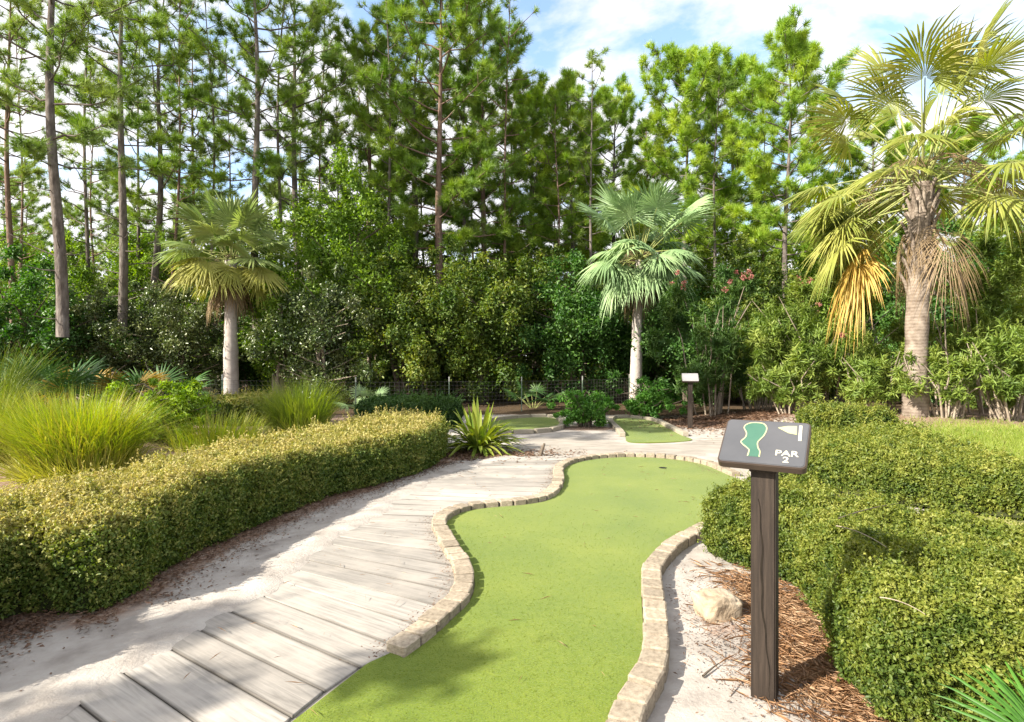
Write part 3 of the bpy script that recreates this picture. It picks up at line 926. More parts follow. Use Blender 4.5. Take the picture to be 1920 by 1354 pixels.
ps = P(1434, 1303)
sign((ps.x, ps.y, 0.0), R(-33), 'near tilted grey sign board with printed green, flag and PAR 2 on dark post', True)
fs = P(1294, 804)
sign((fs.x, fs.y, gzf(fs.x, fs.y)), R(-12), 'far blank sign board with painted whitish reflection on dark post by the oleanders', False)


# ------------------------------------------------------------------ clipped hedges
def hedge(poly, H, mat, label, r=0.16, leaf=0.019, cover=3.2, group=None, name='hedge', seed=0.0, lump=0.05, gold=0.25, base=None, cap=170000):
    poly = [(p.x, p.y) for p in catmull([Vector((a, b, 0)) for a, b in poly], 6, True)]
    pa = np.array(poly)
    cxy = pa.mean(0)
    z0 = gzf(*cxy) if base is None else base
    root = empty(name, (cxy[0], cxy[1], z0), label, 'hedge', group)
    x0, y0 = pa.min(0) - 0.05; x1, y1 = pa.max(0) + 0.05

    def top(x, y):
        d = poly_sd(x, y, poly) + 0.05 * wob(x, y, 2.5, seed) * 0.8
        dd = np.clip(d, 0, r)
        h = H - r + np.sqrt(np.maximum(r * r - (r - dd) ** 2, 0))
        h = h + lump * wob(x, y, 1.3, seed + 2) + 0.75 * lump * wob(x, y, 4.5, seed + 5)
        return d, h
    # core
    st = 0.05
    ax_, ay_ = np.arange(x0, x1 + st, st), np.arange(y0, y1 + st, st)
    X, Y = np.meshgrid(ax_, ay_)
    d, h = top(X, Y)
    Z = np.where(d > 0.07, h - 0.06, -0.02)
    nx_, ny_ = len(ax_), len(ay_)
    i0 = (np.arange(ny_ - 1)[:, None] * nx_ + np.arange(nx_ - 1)[None]).ravel()
    q = np.stack([i0, i0 + 1, i0 + nx_ + 1, i0 + nx_], 1)
    zf = Z.ravel()
    q = q[(zf[q] > 0).any(axis=1)]
    cv = np.stack([X.ravel() - cxy[0], Y.ravel() - cxy[1], zf], 1)
    core = link('inner_twigs', np_mesh('inner_twigs', cv, q), M['hedge_core'], root)
    # leaf positions: top
    area = (x1 - x0) * (y1 - y0)
    per = sum(math.dist(a, b) for a, b in zip(poly, poly[1:] + poly[:1]))
    ymin = max(0.6, pa[:, 1].min())
    lmin = max(leaf, 0.0036 * ymin)

    def lsize(x, y):
        return np.maximum(leaf, 0.0036 * np.hypot(x, y))
    nt_ = int(min(area * cover / (lmin * lmin * 0.30), 900000))
    px_ = rng.uniform(x0, x1, nt_); py_ = rng.uniform(y0, y1, nt_)
    ls = lsize(px_, py_)
    kp = rng.random(nt_) < (lmin / ls) ** 2
    px_, py_, ls = px_[kp], py_[kp], ls[kp]
    d, h = top(px_, py_)
    kp = d > 0
    px_, py_, ls, d, h = px_[kp], py_[kp], ls[kp], d[kp], h[kp]
    e = 0.02
    _, hx = top(px_ + e, py_); _, hy = top(px_, py_ + e)
    nr = unit(np.stack([-(hx - h) / e, -(hy - h) / e, np.ones_like(h)], 1))
    ct = np.stack([px_, py_, h], 1)
    # extra leaves where the rounded edge is steep
    steep = np.clip(1 / np.maximum(nr[:, 2], 0.25), 1, 4)
    # sides
    ns_ = int(min(per * (H + 0.6 * r) * cover / (lmin * lmin * 0.30), 700000))
    seg = np.array([math.dist(a, b) for a, b in zip(poly, poly[1:] + poly[:1])])
    nx2 = np.roll(pa, -1, axis=0)
    si = rng.choice(len(poly), ns_, p=seg / seg.sum()); tt = rng.random(ns_)[:, None]
    sp = pa[si] * (1 - tt) + nx2[si] * tt
    tv = unit(nx2[si] - pa[si])
    sa = sum(a[0] * b[1] - b[0] * a[1] for a, b in zip(poly, poly[1:] + poly[:1]))
    on = np.stack([tv[:, 1], -tv[:, 0]], 1) * (1 if sa > 0 else -1)
    th = np.where(rng.random(ns_) < (H - r) / (H - r + 1.57 * r), -1.0, rng.random(ns_) * 1.5)
    lmp = lump * wob(sp[:, 0], sp[:, 1], 1.3, seed + 2) + 0.75 * lump * wob(sp[:, 0], sp[:, 1], 4.5, seed + 5)
    zz = np.where(th < 0, rng.uniform(0.03, 1, ns_) * (H - r + lmp), H - r + r * np.sin(th) + lmp)
    bulge = 0.04 * wob(sp[:, 0], sp[:, 1], 2.5, seed) - 0.05 * (1 - np.clip(zz / H, 0, 1)) ** 2 - np.where(th < 0, 0, r * (1 - np.cos(th)))
    sp = sp + on * bulge[:, None]
    upz = np.where(th < 0, 0.2, np.tan(np.clip(th, 0, 1.4)))
    ls2 = lsize(sp[:, 0], sp[:, 1])
    tocam = (-(sp[:, 0]) * on[:, 0] - sp[:, 1] * on[:, 1]) > -0.4 * np.hypot(sp[:, 0], sp[:, 1])
    kp = (rng.random(ns_) < (lmin / ls2) ** 2) & (tocam | (rng.random(ns_) < 0.3))
    sp, on, zz, ls2, upz = sp[kp], on[kp], zz[kp], ls2[kp], upz[kp]
    cs = np.column_stack([sp, zz])
    nsd = unit(np.column_stack([on, upz]))
    cen = np.concatenate([ct, cs]); nrm = np.concatenate([nr, unit(nsd)]); ls = np.concatenate([ls, ls2])
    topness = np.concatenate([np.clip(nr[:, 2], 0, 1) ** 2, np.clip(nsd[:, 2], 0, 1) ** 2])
    n = len(cen)
    if n > cap:
        sel = rng.choice(n, cap, replace=False); cen, nrm, ls, topness = cen[sel], nrm[sel], ls[sel] * math.sqrt(n / cap), topness[sel]; n = cap
    bmp = wob(cen[:, 0] + 0.6 * cen[:, 2], cen[:, 1] + 0.8 * cen[:, 2], 11.0, seed) + 0.7 * wob(cen[:, 0] - cen[:, 2], cen[:, 1] + cen[:, 2], 23.0, seed + 1)
    gapn = wob(cen[:, 0] + 0.7 * cen[:, 2], cen[:, 1] - 0.9 * cen[:, 2], 8.0, seed + 3) + 0.8 * wob(cen[:, 0] + cen[:, 2], cen[:, 1] + 0.5 * cen[:, 2], 19.0, seed + 7)
    keepg = (gapn > -1.0) | (rng.random(n) < 0.35)
    cen, nrm, ls, topness, bmp, gapn = cen[keepg], nrm[keepg], ls[keepg], topness[keepg], bmp[keepg], gapn[keepg]
    n = len(cen)
    depth = rng.random(n) ** 1.6 * 0.07 - 0.025 - 0.03 * bmp - np.where(rng.random(n) < 0.05, rng.random(n) * 0.06, 0)
    cen = cen - nrm * depth[:, None]
    cen[:, 0] -= cxy[0]; cen[:, 1] -= cxy[1]
    dr = unit(nrm * 0.55 + rand_unit(n) * 0.9 + [0, 0, 0.15])
    ln = unit(nrm * 0.7 + rand_unit(n) * 0.8)
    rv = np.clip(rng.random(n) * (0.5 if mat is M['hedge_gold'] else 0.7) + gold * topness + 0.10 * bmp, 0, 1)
    L_ = ls * rng.uniform(0.65, 1.4, n); W_ = L_ * rng.uniform(0.45, 0.7, n)
    # stray shoots standing out of the clipped surface
    ms_ = n // 110; pk_ = rng.choice(n, ms_, replace=False); per_ = 9
    ax2 = unit(nrm[pk_] * 0.7 + rng.normal(size=(ms_, 3)) * 0.35 + [0, 0, 0.5])
    tq = np.tile(np.linspace(0.1, 1, per_), ms_)[:, None]
    ax3 = np.repeat(ax2, per_, 0); sl_ = np.repeat(ls[pk_] * rng.uniform(2.0, 4.6, ms_), per_)[:, None]
    c3 = np.repeat(cen[pk_], per_, 0) + ax3 * sl_ * tq
    d3 = unit(ax3 * 0.6 + rand_unit(ms_ * per_) * 0.8)
    c3 = c3 + d3 * np.repeat(ls[pk_], per_)[:, None] * 0.4
    l3 = np.repeat(ls[pk_], per_) * rng.uniform(0.7, 1.1, ms_ * per_)
    cen = np.concatenate([cen, c3]); dr = np.concatenate([dr, d3]); ln = np.concatenate([ln, unit(ax3 + rand_unit(ms_ * per_) * 0.6)])
    L_ = np.concatenate([L_, l3]); W_ = np.concatenate([W_, l3 * 0.5]); rv = np.concatenate([rv, np.clip(np.repeat(rv[pk_], per_) + 0.12, 0, 1)])
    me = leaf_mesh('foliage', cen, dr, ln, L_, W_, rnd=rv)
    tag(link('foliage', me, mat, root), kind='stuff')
    return root


lf = [(p.x, p.y) for p in HEDGE_L_FRONT]
lb = [(-2.1, 9.5), (-2.75, 7.7), (-3.2, 5.9), (-3.5, 4.7), (-3.8, 3.4), (-3.75, 2.2)]
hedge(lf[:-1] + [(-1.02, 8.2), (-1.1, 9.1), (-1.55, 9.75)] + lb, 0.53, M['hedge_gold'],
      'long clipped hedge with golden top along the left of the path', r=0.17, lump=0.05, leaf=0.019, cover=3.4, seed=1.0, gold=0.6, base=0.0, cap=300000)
hedge([(1.47, 4.25), (1.6, 3.9), (1.82, 3.62), (1.72, 3.3), (1.72, 3.1), (1.53, 2.75), (1.45, 2.4), (1.6, 2.16), (2.1, 1.98), (3.2, 1.9), (3.2, 2.6), (2.85, 3.4), (2.45, 4.0), (2.0, 4.4), (1.6, 4.5)],
      0.49, M['hedge'], 'big clipped yellow green hedge at the right behind the near sign', r=0.27, lump=0.07, leaf=0.018, cover=3.6, seed=4.0, gold=0.35, base=0.0, cap=260000)
hedge([(3.0, 6.7), (3.6, 5.7), (4.2, 5.1), (4.75, 5.05), (5.2, 5.9), (5.7, 7.2), (5.6, 8.3), (4.9, 8.5), (3.9, 8.2), (3.2, 7.5)],
      0.38, M['hedge'], 'low spreading clipped hedge in the right bed behind the big hedge', r=0.34, seed=6.0, gold=0.35, lump=0.09, cap=110000)
hedge([(4.85, 9.3), (5.5, 8.95), (6.2, 9.2), (6.35, 9.75), (5.7, 10.1), (5.0, 9.95)], 0.50, M['hedge'],
      'small rounded clipped hedge at the right below the oleanders', r=0.22, seed=8.0, gold=0.3, cap=50000)
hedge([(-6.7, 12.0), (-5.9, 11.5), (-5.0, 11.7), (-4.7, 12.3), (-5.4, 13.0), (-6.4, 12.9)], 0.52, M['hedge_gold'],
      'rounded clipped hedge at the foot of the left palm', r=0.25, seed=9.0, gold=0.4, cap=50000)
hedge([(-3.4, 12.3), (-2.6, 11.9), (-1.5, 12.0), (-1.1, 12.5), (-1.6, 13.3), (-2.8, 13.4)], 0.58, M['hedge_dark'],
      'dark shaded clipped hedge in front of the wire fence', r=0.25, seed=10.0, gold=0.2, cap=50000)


# ------------------------------------------------------------------ leafy bushes, trees and shrubs
def crown_points(n, radii, lumps, seed, hollow=0.55, tight=1.0):
    """points in an uneven crown made of many lumps"""
    rs = np.random.default_rng(seed)
    lc = []
    for _ in range(lumps):
        d = unit(rs.normal(size=3)); q = rs.uniform(0.25, 1.18)
        lc.append((d * q * radii, (rs.uniform(0.2, 0.4) if q < 0.8 else rs.uniform(0.10, 0.24)) * tight))
    idx = rs.integers(0, lumps, n)
    cen = np.array([l[0] for l in lc])[idx]
    rad = np.array([l[1] for l in lc])[idx]
    d = unit(rs.normal(size=(n, 3)))
    q = np.abs(rs.normal(0.55, 0.38, n))
    pts = cen + d * (rad * q)[:, None] * (np.mean(radii) * 0.35 + 0.65 * np.asarray(radii)) 
    return pts, d


def broadleaf_meshes(name, H, w, trunkh, nleaf, leaf, seed, lumps=34, mat=None, lw=0.5, stems=3, bark=None, droop=0.1):
    """returns (trunk mesh, crown mesh) with base at origin"""
    rs = random.Random(seed)
    radii = np.array([w / 2, w / 2, (H - trunkh) / 2])
    pts, d = crown_points(nleaf, radii, int(lumps * 1.9), seed, tight=0.8)
    pts = pts + [0, 0, trunkh + (H - trunkh) / 2]
    lowp = pts[:, 2] < 0.1
    pts[lowp, 2] = 0.05 + rng.random(int(lowp.sum())) * min(1.2, 0.3 * H)
    dr = unit(d * 0.7 + rand_unit(nleaf) * 0.8 - [0, 0, droop])
    nr = unit(d * 0.5 + rand_unit(nleaf) * 0.7 + [0, 0, 0.5])
    L = leaf * rng.uniform(0.7, 1.3, nleaf)
    crown = leaf_mesh('crown', pts, dr, nr, L, L * lw)
    crown.materials.append(mat)
    T = Tubes()
    for k in range(stems):
        a = rs.uniform(0, 6.28); base = np.array([math.cos(a), math.sin(a), 0]) * 0.12 * (stems > 1)
        lean = rs.uniform(0.1, 0.35) * w / 2
        e = np.array([math.cos(a) * lean, math.sin(a) * lean, H * rs.uniform(0.6, 0.85)])
        p = [base + (e - base) * t + np.array([rs.uniform(-.06, .06), rs.uniform(-.06, .06), 0]) * (t > 0) for t in np.linspace(0, 1, 7)]
        p[0][2] = -0.1
        r0 = 0.035 + 0.008 * H
        T.add(p, np.linspace(r0, r0 * 0.3, 7), 6)
        for j in range(7):
            t = rs.uniform(0.25, 0.95); b0 = np.array(base + (e - base) * t)
            aa = rs.uniform(0, 6.28); ln = rs.uniform(0.4, 0.9) * w / 2
            e2 = b0 + np.array([math.cos(aa) * ln, math.sin(aa) * ln, rs.uniform(0.1, 0.6) * ln])
            m_ = (b0 + e2) / 2 + np.array([0, 0, rs.uniform(-.1, .15)])
            T.add([b0, m_, e2], [r0 * 0.4, r0 * 0.28, r0 * 0.1], 4)
    tr = T.mesh('trunk'); tr.materials.append(bark or M['bark'])
    return tr, crown


def put_tree(name, meshes, x, y, label, cat, group=None, s=1.0, sz=None, rz=None, parts=('trunk', 'crown'), z=None):
    root = empty(name, (x, y, gzf(x, y) if z is None else z), label, cat, group)
    root.rotation_euler = (0, 0, random.uniform(0, 6.28) if rz is None else rz)
    root.scale = (s, s, sz or s)
    for nm, me in zip(parts, meshes):
        o_ = link(nm, me, None, root)
        if nm in ('limbs', 'stems'): tag(o_, kind='stuff')
    return root


# understory shapes (built once, reused)
UB = {
    'light': broadleaf_meshes('light', 8.2, 4.8, 1.2, 34000, 0.13, 21, 70, M['leaf_light'], bark=M['bark'], stems=2),
    'olive': broadleaf_meshes('olive', 5.6, 4.2, 0.0, 34000, 0.115, 22, 60, M['leaf_olive'], stems=4),
    'olive2': broadleaf_meshes('olive2', 5.6, 4.0, 0.0, 34000, 0.115, 23, 58, M['leaf_olive'], stems=4),
    'dark': broadleaf_meshes('dark', 5.2, 4.2, 0.0, 34000, 0.125, 24, 58, M['leaf_dark'], stems=4),
    'dark2': broadleaf_meshes('dark2', 4.6, 4.0, 0.0, 30000, 0.12, 25, 54, M['leaf_dark'], stems=4),
    'grey': broadleaf_meshes('grey', 4.2, 4.0, 0.0, 28000, 0.105, 26, 54, M['leaf_grey'], stems=5, bark=M['bark_pale']),
    'wispy': broadleaf_meshes('wispy', 6.2, 2.6, 1.2, 11000, 0.11, 27, 26, M['leaf_light'], stems=3, bark=M['bark_pale']),
}
under = [  # kind, px, depth, scale, zscale, label
    ('light', 640, 20.5, 1.0, 1.02, 'tall bright green broadleaf tree right of the left palm'),
    ('olive', 752, 19.2, 0.95, 0.96, 'olive green broad shrub behind the third visible fence post from the right'),
    ('olive2', 905, 19.8, 1.08, 1.0, 'yellowish olive shrub in the centre behind the wire fence'),
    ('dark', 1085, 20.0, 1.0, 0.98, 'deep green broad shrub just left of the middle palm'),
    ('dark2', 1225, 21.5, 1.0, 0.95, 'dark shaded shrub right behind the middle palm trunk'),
    ('dark', 60, 17.5, 1.0, 0.9, 'dark green shrub at the far left edge behind the tall grass'),
    ('grey', 215, 19.5, 0.95, 0.95, 'grey green shrub behind the dead branch pile'),
    ('grey', 335, 19.2, 0.95, 0.92, 'grey green glossy shrub just left of the left palm trunk'),
    ('wispy', 520, 18.8, 1.0, 0.85, 'thin wispy pale stemmed shrub just right of the left palm trunk'),
    ('grey', 610, 18.4, 0.95, 1.0, 'grey green shrub below the tall bright broadleaf tree'),
    ('wispy', 130, 21.0, 1.0, 1.1, 'wispy light green sapling above the dead branch pile'),
    ('olive', 1010, 22.5, 1.0, 1.05, 'olive shrub set back between centre and middle palm shrubs'),
    ('light', 300, 25.0, 0.8, 0.85, 'light green understory tree behind the left palm crown'),
    ('dark2', 470, 22.5, 1.1, 1.0, 'dark shrub set back behind the left palm trunk'),
    ('olive2', 830, 23.0, 1.0, 1.1, 'tall olive shrub set back in the centre of the wood'),
    ('wispy', 700, 24.0, 1.1, 1.1, 'wispy tree set back right of the tall bright broadleaf tree'),
    ('olive2', 1390, 20.0, 1.0, 1.0, 'olive shrub behind the flowering oleander'),
    ('light', 1560, 21.5, 0.8, 0.85, 'light green tree behind the oleanders left of the tall palm'),
    ('dark2', 1290, 19.0, 0.9, 0.95, 'dark shrub between the middle palm and the flowering oleander'),
    ('dark', 1750, 19.0, 1.1, 1.1, 'dark green shrub behind the tall right palm'),
    ('wispy', 250, 24.0, 1.2, 1.3, 'tall wispy tree between the straight dark pine and the grey pine trunk'),
    ('wispy', 420, 24.5, 1.3, 1.35, 'tall wispy tree behind the left palm crown and the bent limb pine'),
    ('light', 740, 26.0, 0.8, 0.95, 'light green tree set back behind the slim trunked tall pine'),
    ('wispy', 960, 26.0, 1.3, 1.3, 'wispy light tree set back right of the thick central pine'),
    ('light', 1110, 28.0, 0.8, 0.85, 'light green tree set back behind the middle palm crown'),
    ('wispy', 1440, 25.0, 1.3, 1.2, 'wispy light tree beside the open crowned pine'),
    ('wispy', 40, 25.0, 1.3, 1.3, 'tall wispy tree behind the thick far left pine'),
    ('light', 1330, 27.0, 0.8, 0.8, 'light green tree set back behind the broad bright pine'),
    ('olive', 1900, 17.0, 1.0, 1.05, 'olive shrub at the right edge behind the oleanders'),
]
for i, (k, px, y, s, sz, lab) in enumerate(under):
    put_tree('understory_shrub' if k != 'light' else 'broadleaf_tree', UB[k], X_at(px, y), y, lab, 'shrub' if k != 'light' else 'tree', None, s, sz, rz=i * 1.37)

# distant wood: one mass of shrubs between the far trunks
def mass():
    n = 230000
    x = rng.uniform(-62, 62, n); y = rng.uniform(30, 52, n)
    hmax = 6.8 + 2.6 * wob(x, y, 0.35, 2.0) + 1.5 * wob(x, y, 1.1, 7.0)
    z = rng.random(n) ** 0.8 * hmax
    kp = (wob(x * 0.9, y * 0.9 + z, 0.9, 3.0) > -0.35)
    x, y, z = x[kp], y[kp], z[kp]; m_ = len(x)
    cen = np.stack([x, y, z], 1)
    me = leaf_mesh('far_wood', cen, rand_unit(m_), unit(rand_unit(m_) + [0, -0.4, 0.5]), rng.uniform(0.22, 0.42, m_), rng.uniform(0.14, 0.22, m_))
    o = link('far_wood', me, leaf_mat('far wood leaves', [(0.06, 0.11, 0.02), (0.13, 0.19, 0.03), (0.26, 0.30, 0.05)], trans=0.4, clump=0.35, clump_amt=0.6))
    tag(o, 'distant green undergrowth between the far pine trunks', 'undergrowth', kind='stuff')


mass()


# ------------------------------------------------------------------ pines
def pine_meshes(seed, H, crown0, spread, nbr, tufts, ndl=80, needle=0.26, nw=0.016, r0=0.15, mat=None, bark=None, lean=0.3, up=0.35, dead=6, round_top=0.75):
    rs = random.Random(seed); rn = np.random.default_rng(seed)
    lx, ly = rs.uniform(-lean, lean), rs.uniform(-lean, lean)
    tz = np.linspace(-0.2, H, 16)
    tp = np.stack([lx * (tz / H) ** 1.5 + 0.08 * np.sin(tz * 0.6 + seed), ly * (tz / H) ** 1.5 + 0.08 * np.cos(tz * 0.5 + seed), tz], 1)
    T = Tubes(); T.add(tp, np.maximum(r0 * (1 - 0.9 * (np.clip(tz, 0, H) / H) ** 1.1), 0.018) * np.where(tz < 0.3, 1.15, 1), 9)
    trunk = T.mesh('trunk'); trunk.materials.append(bark)

    def on(z): return np.array([np.interp(z, tz, tp[:, 0]), np.interp(z, tz, tp[:, 1]), z])
    B = Tubes(); tb, tdv = [], []
    az = rs.uniform(0, 6.28)
    for i in range(nbr):
        t = (i + rs.random()) / nbr
        z = crown0 + (H - crown0) * t
        az += 2.4 + rs.uniform(-0.5, 0.5)
        prof = (0.45 + 0.55 * math.sin(math.pi * min(1, 0.18 + t * round_top))) * (1 if t < 0.85 else 0.6)
        ln = spread * prof * rs.uniform(0.65, 1.15)
        el = up * (0.2 + 1.5 * t) + rs.uniform(-0.15, 0.2)
        d = np.array([math.cos(az) * math.cos(el), math.sin(az) * math.cos(el), math.sin(el)])
        b0 = on(z); k = 6
        cv = [b0]
        for q in range(1, k):
            f = q / (k - 1)
            cv.append(b0 + d * ln * f + np.array([0, 0, 0.28 * ln * f * f - 0.12 * ln * f]) + rn.normal(size=3) * 0.05 * ln * 0.4)
        rb = 0.013 + 0.008 * ln
        B.add(cv, np.linspace(rb, rb * 0.3, k), 5)
        cv = np.array(cv)
        nt = max(2, int(tufts * (0.5 + 0.5 * prof)))
        for j in range(nt):
            f = 0.35 + 0.65 * (j + rs.random()) / nt
            c0 = np.array([np.interp(f * (k - 1), range(k), cv[:, a]) for a in range(3)])
            sd_ = unit(np.cross(d, [0, 0, 1])) * rs.choice([-1, 1])
            sl = ln * 0.34 * rs.uniform(0.3, 1.0) * (1.15 - 0.6 * f)
            e = c0 + (sd_ * rs.uniform(0.3, 1) + d * rs.uniform(0.3, 0.8) + np.array([0, 0, rs.uniform(0.0, 0.7)])) * sl
            if j >= nt - 1: e = cv[-1] + d * 0.05
            B.add([c0, (c0 + e) / 2 + rn.normal(size=3) * 0.03, e], [0.014, 0.011, 0.007], 3)
            for qq in range(2):
                ee = e if qq == 0 else c0 + (e - c0) * rs.uniform(0.4, 0.75) + rn.normal(size=3) * 0.12
                tb.append(ee); tdv.append(unit(e - c0 + np.array([0, 0, 0.25 * sl])))
    # leader tufts
    for q in range(5):
        tb.append(on(H - 0.12 * q) + rn.normal(size=3) * 0.08); tdv.append(np.array([0, 0, 1.0]))
    # dead snags below the crown
    for q in range(dead):
        z = rs.uniform(0.35, 1.0) * crown0; a = rs.uniform(0, 6.28); ln = rs.uniform(0.4, 1.5); b0 = on(z)
        e = b0 + np.array([math.cos(a) * ln, math.sin(a) * ln, rs.uniform(-0.1, 0.5) * ln])
        B.add([b0, (b0 + e) / 2 + np.array([0, 0, -0.05]), e], [0.02, 0.014, 0.005], 4)
    limbs = B.mesh('limbs'); limbs.materials.append(bark)
    tb, tdv = np.array(tb), np.array(tdv)
    m_ = len(tb); n = m_ * ndl
    base = np.repeat(tb, ndl, 0); dd = np.repeat(tdv, ndl, 0)
    off = rng.random(n)[:, None]
    base = base - dd * off * 0.16
    d = unit(dd * 0.75 + rand_unit(n) * 0.95)
    L = needle * rng.uniform(0.65, 1.15, n)
    tone = np.repeat(rn.random(m_), ndl) * 0.6 + rng.random(n) * 0.4
    crown = needle_mesh('crown', base, d, L, np.full(n, nw), tone)
    crown.materials.append(mat)
    return trunk, limbs, crown


PB = {
    'tallA': pine_meshes(31, 17, 6.5, 2.5, 38, 8, 74, 0.30, 0.018, 0.17, M['pine_pale'], M['bark_pine'], dead=10),
    'tallB': pine_meshes(32, 17, 7.5, 2.3, 36, 8, 74, 0.30, 0.018, 0.16, M['pine'], M['bark_pine'], dead=12),
    'tallC': pine_meshes(33, 16, 8.0, 2.1, 32, 7, 70, 0.30, 0.018, 0.13, M['pine_pale'], M['bark_red'], dead=12),
    'fullA': pine_meshes(34, 15, 5.0, 2.9, 48, 11, 84, 0.32, 0.02, 0.18, M['pine'], M['bark_red'], dead=8),
    'fullB': pine_meshes(35, 13, 4.6, 2.5, 50, 11, 84, 0.32, 0.02, 0.15, M['pine_bright'], M['bark_pine'], dead=8, up=0.4),
    'fullC': pine_meshes(36, 13, 5.2, 2.4, 48, 11, 84, 0.32, 0.02, 0.14, M['pine_bright'], M['bark_pine'], dead=8, up=0.45),
    'slimA': pine_meshes(39, 17, 4.0, 1.5, 40, 3, 48, 0.28, 0.018, 0.085, M['pine_pale'], M['bark_pine'], dead=22, lean=0.5),
    'slimB': pine_meshes(40, 16, 5.0, 1.6, 36, 3, 48, 0.28, 0.018, 0.075, M['pine'], M['bark_red'], dead=22, lean=0.6),
    'farA': pine_meshes(37, 14, 6.0, 2.1, 30, 7, 50, 0.36, 0.03, 0.10, M['pine_pale'], M['bark_pine'], dead=10),
    'farB': pine_meshes(38, 13, 4.5, 2.1, 32, 7, 50, 0.36, 0.03, 0.09, M['pine_bright'], M['bark_pine'], dead=10),
}
pines = [  # kind, px at base, depth, scale, zscale, yaw, label
    ('tallA', 112, 15.6, 1.0, 1.0, 0.4, 'tall thick pine trunk at the far left leaning slightly left'),
    ('tallB', 226, 18.6, 1.0, 1.0, 1.9, 'straight dark pine trunk left of the left palm down to the palmettos'),
    ('tallA', 288, 22.0, 1.0, 0.95, 3.2, 'grey pine trunk just left of the left palm crown'),
    ('tallC', 360, 25.5, 1.0, 1.0, 4.6, 'slim reddish pine directly behind the left palm crown'),
    ('tallB', 484, 19.6, 1.05, 1.0, 5.2, 'pine with a long bent limb right behind the left palm'),
    ('tallA', 556, 22.0, 1.0, 1.0, 0.9, 'tall thin crowned pine above the bright broadleaf tree'),
    ('tallC', 20, 20.0, 1.0, 0.95, 2.2, 'slim pine at the left edge behind the thick trunk'),
    ('fullA', 690, 23.5, 0.9, 1.0, 0.3, 'pine with dark tufted crown left of centre'),
    ('tallB', 772, 24.0, 1.05, 1.0, 2.9, 'slim trunked tall pine just left of the thick central pine'),
    ('fullA', 826, 21.0, 1.08, 1.05, 1.3, 'thick central pine with the densest tall crown'),
    ('fullA', 905, 24.5, 1.0, 1.05, 4.0, 'tall dense pine whose crown borders the open sky'),
    ('fullB', 1000, 25.5, 1.0, 1.03, 2.2, 'pine with pointed crown left of the middle palm'),
    ('fullC', 1075, 25.0, 1.0, 1.03, 0.4, 'pine with rounded crown below the white cloud'),
    ('fullB', 1150, 26.5, 0.98, 1.04, 3.7, 'pine with bright rounded crown above the middle palm'),
    ('fullC', 1290, 23.5, 1.0, 1.06, 1.7, 'pointed bright pine right of the middle palm'),
    ('fullB', 1370, 24.5, 1.05, 1.07, 5.3, 'broad bright yellow green pine right of centre'),
    ('fullC', 1474, 21.0, 0.95, 1.0, 2.7, 'open crowned pine with dark trunk left of the tall palm'),
    ('fullB', 1640, 25.0, 1.0, 0.9, 0.8, 'pine partly hidden behind the tall right palm fronds'),
    ('fullC', 1800, 24.0, 1.0, 0.85, 4.1, 'pine behind the tall right palm crown'),
]
for k, px, y, s, sz, rz, lab in pines:
    put_tree('pine_tree', PB[k], X_at(px, y), y, lab, 'pine tree', 'pines at the edge of the wood', s, sz, rz, ('trunk', 'limbs', 'crown'))
slim_spots = [(-20, 22), (45, 24), (160, 21), (178, 27), (255, 23.5), (322, 21.5), (405, 23), (440, 27), (520, 21), (600, 23), (632, 28), (668, 26), (735, 21.5), (800, 27),
              (865, 23), (940, 22.5), (960, 28), (1045, 23), (1110, 22.5), (1220, 25), (1335, 22.5), (1420, 24), (1530, 23.5)]
slim_by = ['at the left edge', 'behind the thick far left trunk', 'left of the straight dark pine', 'close behind the straight dark pine', 'between the straight dark and grey pines',
           'between the grey and reddish pines', 'left of the bent limb pine', 'close behind the bent limb pine', 'right of the bent limb pine', 'left over the bright broadleaf tree',
           'above the middle of the bright broadleaf tree', 'right over the bright broadleaf tree', 'left of the slim tall pine', 'between slim tall and thick central pines',
           'just right of the thick central pine', 'at the right side of the dense central crowns', 'behind the dense central crowns', 'left of the middle palm crown',
           'close behind the middle palm left side', 'right behind the middle palm crown', 'between the pointed and broad bright pines', 'left of the open crowned pine', 'right of the open crowned pine']
for i, ((px, y), by) in enumerate(zip(slim_spots, slim_by)):
    put_tree('pine_tree', PB['slimA' if i % 2 == 0 else 'slimB'], X_at(px, y), y, 'slender pole thin pine ' + by, 'pine tree', 'slender pines', 1.0,
             0.95 + 0.1 * ((i * 0.37) % 1) if px < 1000 else 0.74 + 0.08 * ((i * 0.37) % 1), i * 1.1, ('trunk', 'limbs', 'crown'))
rs = random.Random(5)
for i in range(36):
    y = rs.uniform(27, 48); px = -150 + 2200 * ((i * 0.618034) % 1.0)
    kind = 'farA' if px < 950 or i % 3 == 0 else 'farB'
    put_tree('pine_tree', PB[kind], X_at(px, y), y, 'thin distant pine deep in the wood behind the nearer trunks', 'pine tree', 'thin distant pines', rs.uniform(0.85, 1.15),
             rs.uniform(0.85, 1.15) * (1.05 if px < 900 else 0.85), rs.uniform(0, 6.28), ('trunk', 'limbs', 'crown'))


